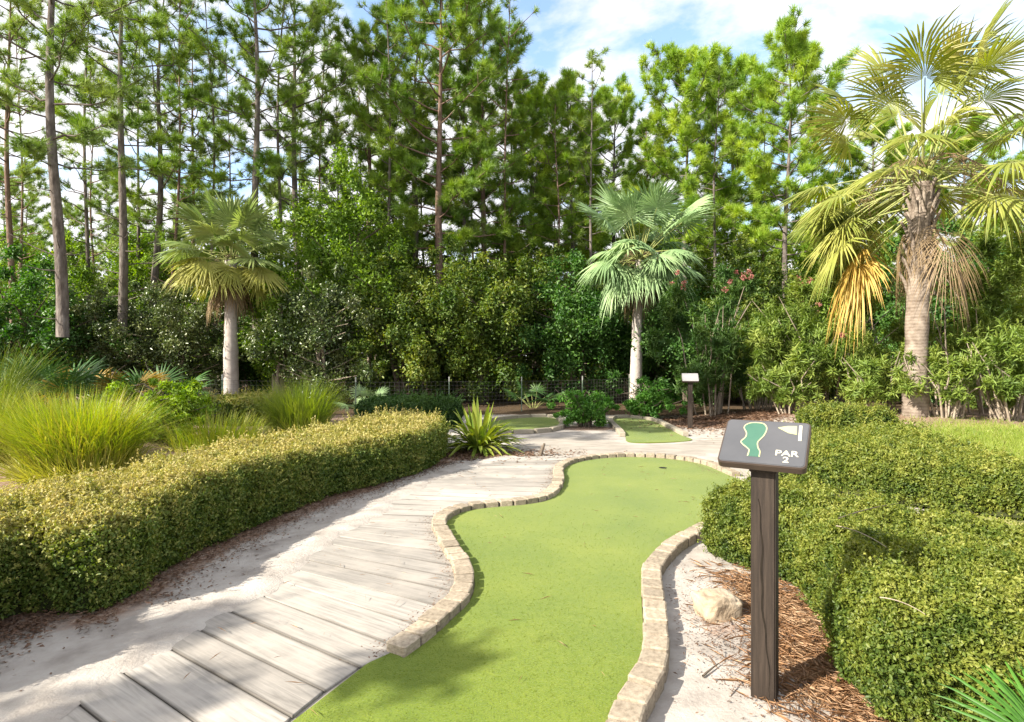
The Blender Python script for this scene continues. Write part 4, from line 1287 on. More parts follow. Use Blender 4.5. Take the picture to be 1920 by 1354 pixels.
# ------------------------------------------------------------------ palms
def fan_frond(base, az, el, lp, rb, droop, nseg=34, spread=125, sag=0.35, fold=0.6, cup=0.15, split=0.5, rnd0=None, wmul=1.0):
    """returns petiole polyline and blade (verts, faces, rnd); gravity bends both"""
    d = np.array([math.cos(az) * math.cos(el), math.sin(az) * math.cos(el), math.sin(el)])
    hd = np.array([math.cos(az), math.sin(az), 0.0])
    pts = [np.array(base, float)]
    k = 6; cur = d.copy(); p = pts[0]
    for i in range(k):
        cur = unit(cur + np.array([0, 0, -sag / k]) * (0.6 + 0.4 * max(0.0, cur[2] + 0.4)))
        p = p + cur * lp / k
        pts.append(p)
    hub = p; dd = cur
    s = np.cross(dd, [0, 0, 1.0]); 
    if np.linalg.norm(s) < 1e-3: s = np.cross(hd, [0, 0, 1.0])
    s = unit(s); nrm = unit(np.cross(s, dd))
    roll = random.uniform(-0.4, 0.4)
    s, nrm = s * math.cos(roll) + nrm * math.sin(roll), nrm * math.cos(roll) - s * math.sin(roll)
    st = np.array([0.03, 0.28, split, 0.8, 1.0])
    V, F, RD = [], [], []
    base_r = random.random() if rnd0 is None else rnd0
    dphi = R(spread * 2) / nseg
    for i in range(nseg):
        ph = -R(spread) + dphi * (i + 0.5)
        Rl = rb * (0.72 + 0.28 * math.cos(ph * 0.7)) * random.uniform(0.9, 1.06)
        dr = dd * math.cos(ph) + s * math.sin(ph)
        sdv = -dd * math.sin(ph) + s * math.cos(ph)
        jit = random.gauss(0, 0.06); rag_ = random.uniform(0.55, 1.5)
        idx = []
        for q, t in enumerate(st):
            r = Rl * t
            hw = r * math.tan(dphi / 2) if t <= split else split * Rl * math.tan(dphi / 2) * (1 - (t - split) / (1 - split)) ** 0.7
            hw *= wmul
            c = hub + dr * r - nrm * cup * r * (abs(math.sin(ph)) + 0.3) * (t) + np.array([0, 0, -1]) * droop * rag_ * Rl * t ** 2.6 + sdv * jit * r * t
            V.append(c + sdv * hw - nrm * hw * fold); V.append(c + nrm * hw * fold); V.append(c - sdv * hw - nrm * hw * fold)
            idx.append(len(V) - 3)
        rv = np.clip(base_r * 0.6 + 0.4 * random.random(), 0, 1)
        for a, b in zip(idx, idx[1:]):
            F.append((a, a + 1, b + 1, b)); F.append((a + 1, a + 2, b + 2, b + 1)); RD += [rv, rv]
    return np.array(pts), np.array(V), np.array(F), np.array(RD)


def frond_obj(name, parent, mat, pr=0.014, stalk=None, **k):
    pts, V, F, RD = fan_frond(**k)
    o = link(name, np_mesh(name, V, F, {'rnd': ('FACE', RD)}), mat, parent)
    T = Tubes(); T.add(pts, np.linspace(pr * 1.6, pr * 0.7, len(pts)), 4)
    st = link('stalk', T.mesh('stalk'), stalk or M['petiole'], o)
    return o


def palm(loc, htrunk, r0, r1, label, fronds, trunkmat, boots=False, lean=(0, 0)):
    root = empty('palm_tree', loc, label, 'palm tree')
    zz = np.linspace(-0.15, htrunk, 26)
    rr = np.interp(zz, [0, 0.25 * htrunk, 0.8 * htrunk, htrunk], [r0 * 1.1, r0, r1, r1 * 1.05])
    rr = rr * (1 + 0.03 * np.sin(zz * 37) + 0.03 * np.sin(zz * 9.1 + htrunk))
    t = np.clip(zz / htrunk, 0, 1)
    T = Tubes(); T.add(np.stack([lean[0] * t ** 1.6, lean[1] * t ** 1.6, zz], 1), rr, 16)
    link('trunk', T.mesh('trunk'), trunkmat, root)
    top = np.array([lean[0], lean[1], htrunk])
    az = random.uniform(0, 6.28)
    for grp in fronds:
        for i in range(grp['n']):
            az += 2.39996 + random.uniform(-0.25, 0.25)
            a = az
            if 'az' in grp: a = R(random.uniform(*grp['az']))
            el = R(random.uniform(*grp['el']))
            if grp.get('clear') and el < R(22) and 195 < math.degrees(a) % 360 < 275: el = R(random.uniform(25, 55)); a += 0.5
            frond_obj(grp.get('name', 'frond'), root, grp['mat'], pr=grp.get('pr', 0.013), stalk=grp.get('stalk'),
                      base=top + np.array([math.cos(a) * r1 * 0.6, math.sin(a) * r1 * 0.6, random.uniform(*grp.get('dz', (-0.15, 0.25)))]),
                      az=a, el=el, lp=random.uniform(*grp['lp']), rb=random.uniform(*grp['rb']), droop=random.uniform(*grp['droop']),
                      spread=grp.get('spread', 118), nseg=grp.get('nseg', 34), sag=grp.get('sag', 0.5), cup=grp.get('cup', 0.2), wmul=grp.get('wmul', 1.0))
    if boots:
        for k in range(46):
            a = k * 2.4; z = htrunk - 0.05 - 2.0 * (k / 46) ** 1.1
            tt_ = (z / htrunk) ** 1.6
            b0 = np.array([lean[0] * tt_, lean[1] * tt_, z - 0.22]) + np.array([math.cos(a), math.sin(a), 0]) * r1 * 0.92
            e = b0 + np.array([math.cos(a) * 0.16, math.sin(a) * 0.16, 0.38 + random.uniform(-.05, .1)])
            Tb = Tubes(); Tb.add([b0, (b0 + e) / 2 + np.array([math.cos(a), math.sin(a), 0]) * -0.02, e], [0.055, 0.04, 0.028], 4)
            link('leaf_base', Tb.mesh('leaf_base'), M['trunk_brown'], root)
    return root, top


def flower_stalks(root, top, n, reach, mat, z=0.0):
    for k in range(n):
        a = random.uniform(0, 6.28); T = Tubes()
        p0 = top + np.array([0, 0, z]); d = np.array([math.cos(a) * 0.8, math.sin(a) * 0.8, 0.6])
        main = [p0 + d * reach * t + np.array([0, 0, -1.1 * reach * t * t]) for t in np.linspace(0, 1, 7)]
        T.add(main, np.linspace(0.012, 0.004, 7), 4)
        for j in range(26):
            f = random.uniform(0.3, 1.0); b0 = np.array([np.interp(f * 6, range(7), np.array(main)[:, q]) for q in range(3)])
            e = b0 + np.array([random.gauss(0, .16), random.gauss(0, .16), random.uniform(-0.32, 0.05)]) * reach * 0.8
            T.add([b0, (b0 + e) / 2, e], [0.005, 0.004, 0.002], 3)
        link('flower_stalk', T.mesh('flower_stalk'), mat, root)


yl = 18.0
rt, top = palm((X_at(433, yl), yl, gzf(X_at(433, yl), yl)), 4.6, 0.225, 0.165, 'left palm with pale smooth trunk and yellowing lower fronds', [
    dict(n=11, mat=M['frond_dead'], name='dead_frond', el=(-70, -40), lp=(0.4, 0.65), rb=(0.6, 0.8), droop=(0.5, 0.8), sag=1.0, wmul=0.7, dz=(-0.5, -0.2), stalk=M['frond_dead']),
    dict(n=18, mat=M['frond_yellow'], el=(-38, 12), lp=(0.8, 1.05), rb=(0.88, 1.05), droop=(0.12, 0.4), sag=0.5),
    dict(n=13, mat=M['frond_pale'], el=(5, 48), lp=(0.9, 1.2), rb=(0.88, 1.05), droop=(0.05, 0.25)),
    dict(n=14, mat=M['frond_pale'], el=(42, 85), lp=(1.1, 1.5), rb=(0.9, 1.1), droop=(0.03, 0.2), sag=0.3),
], M['trunk_pale'])
flower_stalks(rt, top, 3, 0.9, M['frond_dead'], 0.1)
ym = 18.5
rt, top = palm((X_at(1192, ym), ym, gzf(X_at(1192, ym), ym)), 4.7, 0.19, 0.135, 'middle palm with slim pale trunk and grey green crown', [
    dict(n=5, mat=M['frond_dead'], name='dead_frond', el=(-75, -55), lp=(0.4, 0.6), rb=(0.7, 0.85), droop=(0.5, 0.8), sag=1.0, wmul=0.7, dz=(-0.4, -0.1), stalk=M['frond_dead']),
    dict(n=21, mat=M['frond_grey'], el=(-45, -5), lp=(0.75, 1.05), rb=(0.8, 1.0), droop=(0.35, 0.6), sag=0.6),
    dict(n=21, mat=M['frond_grey'], el=(0, 40), lp=(0.9, 1.2), rb=(0.85, 1.05), droop=(0.2, 0.4)),
    dict(n=21, mat=M['frond_grey'], el=(40, 86), lp=(1.2, 1.9), rb=(0.95, 1.15), droop=(0.06, 0.2), sag=0.25),
], M['trunk_pale'], lean=(0.12, 0))
flower_stalks(rt, top, 14, 0.95, M['frond_dead'], 0.25)
yr = 11.0
rt, top = palm((X_at(1716, yr), yr, gzf(X_at(1716, yr), yr)), 4.5, 0.20, 0.165, 'tall right palm with shaggy brown trunk and orange hanging dead fronds', [
    dict(n=9, mat=M['frond_dead'], name='dead_frond', el=(-80, -45), lp=(0.5, 0.9), rb=(0.6, 0.85), droop=(0.5, 0.9), sag=1.0, wmul=0.35, dz=(-0.9, -0.2), stalk=M['frond_dead'], nseg=36),
    dict(n=3, mat=M['frond_orange'], name='dead_frond', el=(-35, -15), az=(135, 175), lp=(1.1, 1.35), rb=(0.9, 1.1), droop=(0.7, 0.95), sag=0.9, nseg=36, wmul=0.8, dz=(-0.7, -0.4)),
    dict(n=4, mat=M['frond_yellow'], el=(-30, 5), az=(90, 200), lp=(1.1, 1.5), rb=(0.95, 1.15), droop=(0.35, 0.6), sag=0.7, nseg=36, wmul=0.7, dz=(-0.5, 0.0)),
    dict(n=9, mat=M['frond'], el=(-25, 15), az=(100, 190), lp=(1.2, 1.6), rb=(0.9, 1.1), droop=(0.2, 0.45), sag=0.6, nseg=34, wmul=0.72),
    dict(n=24, mat=M['frond'], el=(-30, 40), lp=(1.2, 1.7), rb=(0.9, 1.1), droop=(0.15, 0.45), sag=0.6, nseg=34, wmul=0.72, clear=True),
    dict(n=18, mat=M['frond'], el=(40, 85), lp=(1.5, 2.4), rb=(0.9, 1.15), droop=(0.1, 0.35), sag=0.35, nseg=34, wmul=0.75),
], M['trunk_brown'], boots=True, lean=(0.22, 0.1))
flower_stalks(rt, top, 12, 1.7, M['frond_dead'], 0.3)

# palmettos under the trees
def palmetto(px, y, h, n, mat, label, seed, z=None):
    x = X_at(px, y)
    root = empty('palmetto', (x, y, gzf(x, y) if z is None else z), label, 'palmetto', None)
    for i in range(n):
        a = i * 2.4 + seed
        frond_obj('frond', root, mat, pr=0.008, base=np.array([math.cos(a) * 0.1, math.sin(a) * 0.1, 0.0]), az=a, el=R(random.uniform(30, 80)),
                  lp=h * random.uniform(0.5, 0.8), rb=h * random.uniform(0.42, 0.55), droop=random.uniform(0.05, 0.25), nseg=24, spread=110, sag=0.3, cup=0.15, fold=0.4, wmul=0.8)
    return root


palmetto(85, 11.5, 1.5, 16, M['frond_deep'], 'green palmetto rising behind the tall left grass', 0.3)
palmetto(205, 12.5, 1.35, 12, M['frond_rust'], 'rusty orange palmetto in front of the dark pine trunk', 1.1)
palmetto(140, 13.0, 1.25, 10, M['frond_rust'], 'brownish palmetto between green and orange palmettos', 1.9)
palmetto(290, 13.0, 1.35, 14, M['frond_deep'], 'deep green palmetto behind the lime green shrub', 2.4)
palmetto(1000, 17.6, 0.9, 10, M['frond_deep'], 'small dark palmetto behind the centre of the wire fence', 0.7)
palmetto(690, 15.6, 0.8, 8, M['frond_grey'], 'small grey palmetto by the fence post behind the grass clump', 0.2)


# ------------------------------------------------------------------ oleanders
def whorl_leaves(name, n_sh, radii, cz, seed, L, W, mat, per=14, lumps=30, zlow=0.3):
    pts, d = crown_points(n_sh, radii, lumps, seed, hollow=0.7)
    pts[:, 2] += cz
    pts[:, 2] = np.maximum(pts[:, 2], zlow + rng.random(n_sh) * 0.3)
    up = unit(d * 0.8 + [0, 0, 0.9] + rng.normal(size=d.shape) * 0.3)
    n = n_sh * per
    b = np.repeat(pts, per, 0); u = np.repeat(up, per, 0)
    dr = unit(u * rng.uniform(0.1, 0.9, n)[:, None] + rand_unit(n))
    LL = L * rng.uniform(0.7, 1.2, n)
    cen = b + dr * (LL * 0.5)[:, None] - u * (rng.random(n) * 0.16)[:, None]
    tone = np.repeat(rng.random(n_sh), per) * 0.5 + rng.random(n) * 0.5
    me = leaf_mesh(name, cen, dr, unit(np.cross(dr, np.cross(u, dr)) + rand_unit(n) * 0.3), LL, W * rng.uniform(0.8, 1.2, n), fold=0.2, rnd=tone)
    me.materials.append(mat)
    return me, pts, up


def oleander(px, y, w, h, seed, mat, label, nsh, flowers, per=14, depth=None):
    x = X_at(px, y)
    root = empty('oleander', (x, y, gzf(x, y)), label, 'oleander')
    radii = np.array([w / 2, (depth or w) / 2, h * 0.47])
    me, pts, up = whorl_leaves('foliage', nsh, radii, h * 0.49, seed, 0.15, 0.027, mat, per)
    link('foliage', me, None, root)
    T = Tubes(); rs = random.Random(seed)
    for k in range(16):
        a = rs.uniform(0, 6.28); r_ = rs.uniform(0.05, 0.35) * w / 2
        b0 = np.array([math.cos(a) * r_, math.sin(a) * r_, -0.05]); o = rs.uniform(0.5, 0.95)
        e = np.array([math.cos(a) * w / 2 * o, math.sin(a) * w / 2 * o, h * rs.uniform(0.4, 0.85)])
        mpt = (b0 + e) / 2 + np.array([rs.uniform(-.12, .12), rs.uniform(-.12, .12), 0.15 * h])
        mp0 = b0 * 0.7 + e * 0.3 + np.array([rs.uniform(-.08, .08), rs.uniform(-.08, .08), 0.1 * h])
        T.add([b0, mp0, mpt, e], [0.022, 0.018, 0.014, 0.006], 5)
    st = T.mesh('stems'); tag(link('stems', st, M['bark_pale'], root), kind='stuff')
    # flower heads on the outside, facing the viewer and the sky
    sc = pts[:, 2] + (-(pts[:, 1])) * 0.35
    cand = np.argsort(-sc)[: max(10, int(nsh * 0.10))]
    fl = []
    for k in range(flowers):
        i = int(cand[rs.randrange(len(cand))])
        fl.append(pts[i] + up[i] * 0.14)
    for p in fl:
        m_ = 34
        dv_ = rand_unit(m_)
        me = leaf_mesh('flower', np.array(p) + dv_ * rng.uniform(0.02, 0.075, m_)[:, None], unit(dv_ + rand_unit(m_) * 0.5), rand_unit(m_), 0.045, 0.03)
        link('flower', me, M['flower'], root)
    return root


oleander(1335, 14.6, 2.7, 3.85, 41, M['oleander_dark'], 'deep green oleander with red flowers behind the far sign', 2200, 13)
oleander(1545, 13.4, 3.7, 3.2, 42, M['oleander'], 'broad yellow green oleander left of the tall right palm trunk', 3000, 6, depth=2.8)
oleander(1850, 12.4, 3.4, 4.0, 43, M['oleander'], 'tall yellow green oleander right of the tall palm trunk', 2400, 6)
oleander(1420, 16.0, 2.8, 3.7, 44, M['oleander'], 'lighter oleander with pink red flowers between the two front oleanders', 1500, 7)


oleander(1640, 11.7, 1.8, 1.7, 45, M['oleander'], 'low oleander shoots just left of the tall palm foot', 620, 1)
oleander(1775, 10.7, 1.5, 1.5, 46, M['oleander'], 'low twiggy oleander just right of the tall palm foot', 300, 0)
oleander(1900, 10.6, 1.9, 1.9, 47, M['oleander'], 'low oleander cut off by the right edge', 560, 1)
oleander(1480, 12.6, 1.8, 1.5, 48, M['oleander'], 'low oleander in front of the broad oleander beside the mulch', 560, 0)


# small bushes with glossy leaves
def bush(px, y, w, h, mat, label, seed, leaf=0.07, n=15000, name='bush', dx=0):
    x = X_at(px, y) + dx
    me_t, me_c = broadleaf_meshes(name, h, w, 0.0, n, leaf, seed, 34, mat, lw=0.42, stems=7, bark=M['bark'])
    return put_tree(name, (me_t, me_c), x, y, label, 'bush', None, rz=seed, parts=('stems', 'foliage'))


bush(1098, 12.6, 1.35, 0.82, M['bush'], 'glossy green rounded bush between the two far greens', 51)
bush(1222, 14.4, 1.7, 1.0, M['bush'], 'glossy green rounded bush at the foot of the middle palm', 52)
bush(310, 9.2, 1.5, 1.0, M['lime'], 'lime green leafy shrub behind the golden hedge beside the tall grass', 53, leaf=0.07)


# ------------------------------------------------------------------ ornamental grasses
def grass_clump(px, y, w, h, n, mat, label, bw=0.007, lean=0.5, seed=0, depth=None, x=None):
    x = X_at(px, y) if x is None else x
    root = empty('ornamental_grass', (x, y, gzf(x, y)), label, 'grass clump')
    dep = depth or w * 0.7
    a = rng.uniform(0, 2 * math.pi, n); q = np.sqrt(rng.random(n))
    bx = np.cos(a) * q * w * 0.30; by = np.sin(a) * q * dep * 0.30
    az = a + rng.normal(0, 0.5, n)
    L = h * rng.uniform(0.65, 1.25, n)
    ln = lean * rng.uniform(0.15, 1.15, n) * (0.3 + q)
    st = np.linspace(0, 1, 6)
    out = np.stack([np.cos(az), np.sin(az), np.zeros(n)], 1)
    V = []
    sd_ = np.stack([-np.sin(az), np.cos(az), np.zeros(n)], 1)
    tw = rng.normal(0, 0.6, n)
    sd_ = unit(sd_ + out * tw[:, None])
    for t in st:
        th = ln * 1.7 * t
        c = np.stack([bx, by, np.zeros(n)], 1) + out * (L * t * np.sin(th * 0.62))[:, None] + np.array([0, 0, 1.0]) * (L * t * np.cos(th * 0.62))[:, None]
        wd = bw * (1 - t ** 1.8) * rng.uniform(0.7, 1.3, n)
        V.append(np.stack([c - sd_ * wd[:, None] * 0.5, c + sd_ * wd[:, None] * 0.5], 1))
    V = np.stack(V, 1).reshape(n, -1, 3)           # n, 12, 3
    f = []
    for k in range(5): f.append([2 * k, 2 * k + 1, 2 * k + 3, 2 * k + 2])
    F = (np.arange(n)[:, None, None] * 12 + np.array(f)[None]).reshape(-1, 4)
    me = np_mesh('blades', V.reshape(-1, 3), F, {'rnd': ('FACE', np.repeat(rng.random(n), 5))})
    tag(link('blades', me, mat, root), kind='stuff')
    # dry thatch: short bent straw at the foot
    m_ = n // 3
    a = rng.uniform(0, 6.28, m_); q = np.sqrt(rng.random(m_))
    b0 = np.stack([np.cos(a) * q * w * 0.36, np.sin(a) * q * dep * 0.36, rng.random(m_) * 0.1], 1)
    d = unit(np.stack([np.cos(a), np.sin(a), rng.uniform(0.1, 1.6, m_)], 1) + rng.normal(size=(m_, 3)) * 0.35)
    tag(link('dry_blades', needle_mesh('dry_blades', b0, d, h * rng.uniform(0.3, 0.6, m_), np.full(m_, bw), rng.random(m_)), M['frond_yellow'], root), kind='stuff')
    return root


grass_clump(150, 6.7, 1.9, 0.94, 3800, M['grass'], 'big yellow green ornamental grass clump behind the left hedge', 0.011, 0.72)
grass_clump(-30, 7.4, 1.7, 0.9, 2200, M['grass'], 'yellow grass clump at the left edge beside the big clump', 0.011, 0.72)
grass_clump(562, 10.4, 1.6, 1.0, 1500, M['grass_green'], 'spiky green ornamental grass clump behind the middle of the left hedge', 0.011, 0.7)
grass_clump(405, 8.7, 2.2, 0.55, 1100, M['grass'], 'low sparse yellow grass between lime shrub and spiky clump', 0.010, 0.8)
grass_clump(-30, 9.6, 1.5, 1.5, 900, M['grass_green'], 'tall pale bladed grass cut off by the left edge', 0.012, 0.7)


# ------------------------------------------------------------------ strap leaved plant and foreground fronds
def strap_plant(px, py, w, h, n, label):
    p = P(px, py)
    root = empty('strap_leaf_plant', (p.x, p.y, gzf(p.x, p.y)), label, 'plant')
    for i in range(n):
        a = i * 2.39996; el = R(random.choice([random.uniform(5, 35), random.uniform(35, 85), random.uniform(20, 60)]))
        L = random.uniform(0.75, 1.15) * h; W = random.uniform(0.05, 0.075)
        d = np.array([math.cos(a) * math.cos(el), math.sin(a) * math.cos(el), math.sin(el)])
        sdv = np.array([-math.sin(a), math.cos(a), 0]); V = []
        sag = random.uniform(0.2, 0.75) * math.cos(el)
        b0 = np.array([math.cos(a), math.sin(a), 0]) * random.uniform(0.02, 0.12) + np.array([0, 0, random.uniform(0.0, 0.12)])
        for t in np.linspace(0, 1, 6):
            c = b0 + d * L * t + np.array([0, 0, -sag * L * t ** 2.2])
            wd = W * (0.55 + 0.9 * t) * (1 - t ** 3.5)
            up_ = np.cross(sdv, d) * -1
            V += [c - sdv * wd / 2 + np.array([0, 0, wd * 0.22]), c, c + sdv * wd / 2 + np.array([0, 0, wd * 0.22])]
        F = []
        for k in range(5):
            F += [(3 * k, 3 * k + 1, 3 * k + 4, 3 * k + 3), (3 * k + 1, 3 * k + 2, 3 * k + 5, 3 * k + 4)]
        V = np.array(V); V[:, 2] = np.maximum(V[:, 2], 0.012)
        link('leaf', np_mesh('leaf', V, F, {'rnd': ('FACE', np.full(len(F), random.random()))}, smooth=True), M['strap'], root)
    return root


strap_plant(898, 846, 1.0, 0.80, 160, 'spiky strap leaved plant at the end of the golden hedge')

fr = empty('young_palm', (1.76, 1.66, 0.0), 'young palm fronds poking in at the lower right corner', 'palm')
for i, (a, e, lp, rb) in enumerate([(150, 42, 0.2, 0.32), (120, 60, 0.22, 0.36), (95, 50, 0.24, 0.36), (60, 55, 0.25, 0.36)]):
    frond_obj('frond', fr, M['bush'], pr=0.006, base=np.array([0, 0, 0.02]), az=R(a), el=R(e), lp=lp, rb=rb, droop=0.15, nseg=18, spread=75, sag=0.25, cup=0.1, fold=0.35, wmul=0.6)


# ------------------------------------------------------------------ wire fence
fp = [(-9.2, 12.3), (-6.7, 13.2), (X_at(667, 14.6), 14.6), (X_at(842, 15.6), 15.6), (X_at(978, 16.7), 16.7), (X_at(1092, 17.7), 17.7), (X_at(1180, 19.0), 19.0)]
fence = empty('wire_fence', (0, 0, 0), 'low wire mesh fence with thin metal posts along the wood', 'fence')
for x, y in fp:
    z = gzf(x, y)
    bm = bmesh.new()
    bmesh.ops.create_cube(bm, size=1.0); bmesh.ops.scale(bm, vec=(0.028, 0.025, 1.15), verts=bm.verts)
    bmesh.ops.create_cube(bm, size=1.0, matrix=Matrix.Translation((0, 0.028, 0)) @ Matrix.Diagonal((0.006, 0.03, 1.14, 1)))
    bmesh.ops.translate(bm, vec=(x, y, z + 0.42), verts=bm.verts)
    po = bm_obj('post', bm, M['fpost'], fence)
    bm = bmesh.new()
    bmesh.ops.create_cube(bm, size=1.0); bmesh.ops.scale(bm, vec=(0.031, 0.029, 0.13), verts=bm.verts)
    bmesh.ops.translate(bm, vec=(x, y, z + 0.945), verts=bm.verts)
    bm_obj('post_tip', bm, M['fcap'], po)
T = Tubes()
for (x0, y0), (x1, y1) in zip(fp, fp[1:]):
    z0, z1 = gzf(x0, y0), gzf(x1, y1)
    for h in np.linspace(0.06, 0.88, 9):
        T.add([(x0, y0 - 0.02, z0 + h), ((x0 + x1) / 2, (y0 + y1) / 2 - 0.02, (z0 + z1) / 2 + h - 0.012), (x1, y1 - 0.02, z1 + h)], 0.0028, 3)
    m_ = int(math.hypot(x1 - x0, y1 - y0) / 0.12)
    for k in range(1, m_):
        t = k / m_
        x, y, z = x0 + (x1 - x0) * t, y0 + (y1 - y0) * t - 0.02, z0 + (z1 - z0) * t
        T.add([(x, y, z + 0.05), (x, y, z + 0.88)], 0.002, 3)
tag(link('wire_mesh', T.mesh('wire_mesh'), M['wire'], fence), kind='stuff')


# ------------------------------------------------------------------ rock, stake, sticks, dead branches
def rock(loc, size, label, seed):
    bm = bmesh.new()
    bmesh.ops.create_icosphere(bm, subdivisions=4, radius=1.0)
    for v in bm.verts:
        n_ = v.co.normalized()
        s_ = Vector([math.copysign(abs(c) ** 0.55, c) for c in n_])
        k = 1 + 0.18 * mnoise.noise(n_ * 1.6 + Vector((seed, 0, 0))) + 0.07 * mnoise.noise(n_ * 5 + Vector((seed, 3, 0)))
        v.co = Vector((s_.x * size[0], s_.y * size[1], s_.z * size[2])) * k * 0.85
    o = bm_obj('rock', bm, M['rock'], None, True)
    o.location = loc; o.rotation_euler = (0.05, 0.1, 0.3)
    return tag(o, label, 'rock')


pr_ = P(1352, 1160)
rock((pr_.x, pr_.y + 0.06, 0.045), (0.155, 0.12, 0.085), 'squat pale limestone rock on white sand left of the near sign', 3.1)
pk = P(1012, 856)
T = Tubes(); T.add([(0, 0, -0.05), (0.03, 0, 0.09), (0.075, 0.01, 0.20)], [0.03, 0.03, 0.018], 6)
o = link('wooden_stake', T.mesh('wooden_stake'), M['bark'], None, loc=(pk.x, pk.y, 0)); tag(o, 'short leaning wooden stake in the sand right of the strap leaved plant', 'stake')


def stick(p0, p1, r, mat, label, sag=0.02, name='fallen_stick'):
    p0, p1 = Vector(p0), Vector(p1); c = p0
    mid_ = (p0 + p1) / 2 + Vector((0.01, 0.01, sag))
    T = Tubes(); q_ = np.linspace(0, 1, 9)[:, None]
    T.add(np.array(p0 - c) * (1 - q_) ** 2 + np.array(mid_ - c) * 2 * q_ * (1 - q_) + np.array(p1 - c) * q_ ** 2, np.linspace(r, r * 0.45, 9), 5)
    o = link(name, T.mesh(name), mat, None, loc=c)
    return tag(o, label, 'stick')


stick(P(1572, 972, 0.55), P(1684, 944, 0.55), 0.0045, M['bark'], 'dark thin stick lying on top of the big right hedge')
stick(P(1568, 986, 0.55), P(1662, 1026, 0.54), 0.003, M['bark_pale'], 'pale curved stalk lying across the sign shadow on the hedge', 0.03)
stick(P(1650, 1120, 0.525), P(1735, 1152, 0.52), 0.0025, M['bark_pale'], 'thin pale stalk on the front slope of the big right hedge', 0.02)
stick(P(1318, 1268, 0.01), P(1348, 1244, 0.012), 0.006, M['bark'], 'short brown twig on the sand left of the near sign post', 0.006)

db = empty('dead_branch_pile', (X_at(190, 16.2), 16.2, 0.0), 'bare brown dead branches tangled below the pine trunks at left', 'branches')
for i in range(13):
    T = Tubes(); a = random.uniform(0, 6.28)
    p = np.array([random.uniform(-0.9, 0.9), random.uniform(-0.4, 0.4), random.uniform(0.1, 0.7)])
    d = np.array([math.cos(a), 0.4 * math.sin(a), random.uniform(0.0, 0.6)]); L = random.uniform(0.8, 1.9)
    mainp = [p + d * L * t + np.array([0, 0, 0.2 * math.sin(t * 4 + i)]) * L * 0.3 for t in np.linspace(0, 1, 6)]
    T.add(mainp, np.linspace(0.025, 0.006, 6), 5)
    for k in range(4):
        b0 = mainp[1 + k]; e = b0 + (d + np.array([random.gauss(0, .6), random.gauss(0, .4), random.gauss(0.2, .5)])) * L * 0.3
        T.add([b0, e], [0.01, 0.004], 4)
    link('branch', T.mesh('branch'), M['dead_wood'], db)

# ------------------------------------------------------------------ litter: pine straw and leaf bits lying on the sand
def scatter_litter(name, label, n, sampler, mat, L, W, flat=True, zoff=0.006):
    x, y = sampler(n)
    z = gz(x, y) + zoff + rng.random(len(x)) * 0.018
    a = rng.uniform(0, 6.28, len(x))
    d = np.stack([np.cos(a), np.sin(a), rng.normal(0, 0.1, len(x))], 1)
    me = leaf_mesh(name, np.stack([x, y, z], 1), d, unit(rng.normal(size=(len(x), 3)) * 0.35 + [0, 0, 1]), rng.uniform(*L, len(x)), rng.uniform(*W, len(x)), fold=0.1)
    tag(link(name, me, mat), label, 'litter', kind='stuff')


def near_hedge(n):
    i = rng.integers(0, len(hl) - 1, n); t = rng.random(n)[:, None]
    p = hl[i] * (1 - t) + hl[i + 1] * t
    off = np.abs(rng.normal(0, 0.2, n)) - 0.06
    tv = unit(hl[i + 1] - hl[i]); nr = np.stack([tv[:, 1], -tv[:, 0]], 1)
    p = p + nr * off[:, None]
    return p[:, 0], p[:, 1]


def ell(cx, cy, rx, ry, clip=None):
    def f(n):
        x = rng.normal(cx, rx, n); y = rng.normal(cy, ry, n)
        k = poly_sd(x, y, green_poly) < -0.15
        return x[k], y[k]
    return f


scatter_litter('leaf_litter', 'brown leaf bits on the sand along the foot of the left hedge', 7000, near_hedge, M['litter'], (0.012, 0.035), (0.006, 0.016))
scatter_litter('pine_straw', 'orange brown pine straw around the foot of the near sign post', 3000, ell(1.52, 2.58, 0.17, 0.22), M['straw'], (0.07, 0.20), (0.0018, 0.0032))
scatter_litter('pine_straw', 'reddish pine straw on the sand below the left tip of the big right hedge', 2200, ell(1.56, 3.4, 0.14, 0.26), M['straw'], (0.06, 0.18), (0.002, 0.0036))
scatter_litter('leaf_litter', 'dark specks of leaf litter on the white sand beside the right brick edging', 1500, ell(1.15, 2.9, 0.16, 0.5), M['litter'], (0.01, 0.03), (0.004, 0.010))
scatter_litter('leaf_litter', 'reddish leaf litter around the strap leaved plant', 3500, ell(-0.7, 8.75, 0.75, 0.3), M['litter'], (0.03, 0.07), (0.015, 0.03))
scatter_litter('leaf_litter', 'brown leaf litter in the bed behind the far sign', 6000, ell(5.0, 13.3, 0.9, 0.9), M['litter'], (0.04, 0.10), (0.02, 0.045))

def on_poly(poly, n0, y0, y1):
    pa_ = np.array(poly)

    def f(n):
        x = rng.uniform(pa_[:, 0].min(), pa_[:, 0].max(), n0); y = rng.uniform(y0, y1, n0)
        k = poly_sd(x, y, poly) > 0.03
        return x[k], y[k]
    return f


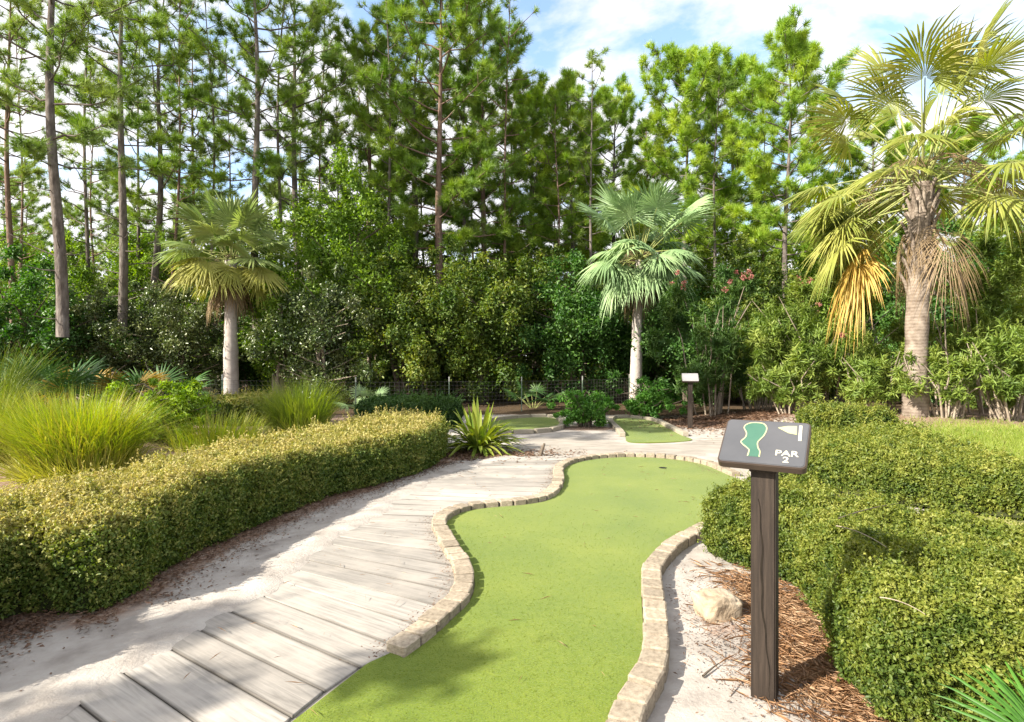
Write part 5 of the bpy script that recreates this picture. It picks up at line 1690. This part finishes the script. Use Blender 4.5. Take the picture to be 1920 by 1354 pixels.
scatter_litter('pine_straw', 'few dry pine needles scattered over the near plank path', 0, on_poly(jo, 420, 1.8, 8.5), M['straw'], (0.03, 0.10), (0.0012, 0.002), zoff=0.034)
scatter_litter('pine_straw', 'few dry needles lying on the near putting green', 0, on_poly(green_poly, 160, 1.9, 8.0), M['straw'], (0.03, 0.10), (0.0012, 0.002), zoff=0.026)
scatter_litter('leaf_litter', 'dirt crumbs and leaf bits gathered along the path edge of the brick edging', 1600, lambda n: (lambda i, o: (np.array([L_in[k].x for k in i]) - np.abs(o) - 0.13 + 0 * o, np.array([L_in[k].y for k in i]) + rng.normal(0, 0.04, n)))(rng.integers(0, len(L_in) - 1, n), rng.normal(0, 0.05, n)), M['litter'], (0.006, 0.02), (0.004, 0.010), zoff=0.03)

nl = 26000
lx = np.concatenate([rng.normal(5.9, 0.75, nl // 2), rng.normal(7.6, 1.1, nl - nl // 2)]); ly = np.concatenate([rng.normal(6.0, 1.1, nl // 2), rng.normal(8.8, 0.8, nl - nl // 2)])
lb_ = np.stack([lx, ly, gz(lx, ly)], 1)
lawn_o = link('lawn_grass', needle_mesh('lawn_grass', lb_, unit(rng.normal(size=(nl, 3)) * [0.5, 0.5, 0.1] + [0, 0, 0.8]), rng.uniform(0.05, 0.13, nl), np.full(nl, 0.008), rng.random(nl)), M['grass_green'])
tag(lawn_o, 'patch of pale green grass beyond the low right hedge', 'grass', kind='stuff')

# ------------------------------------------------------------------ shade tree left of the picture, whose shadow falls over the near path
sh = broadleaf_meshes('shade', 4.6, 4.0, 1.6, 13000, 0.12, 77, 22, M['leaf_light'], stems=1)
put_tree('broadleaf_tree', sh, -7.75, -1.3, 'small light leaved tree outside the left edge shading the near path', 'tree', rz=0.4)

for k, x, y, lab in (('fullA', -12.6, 5.2, 'dense pine outside the left edge nearest the hedge'), ('fullB', -15.2, 6.6, 'dense pine outside the left edge farther from the hedge')):
    put_tree('pine_tree', PB[k], x, y, lab, 'pine tree', 'pines outside the left edge', 1.0, 1.0, 0.7, ('trunk', 'limbs', 'crown'))
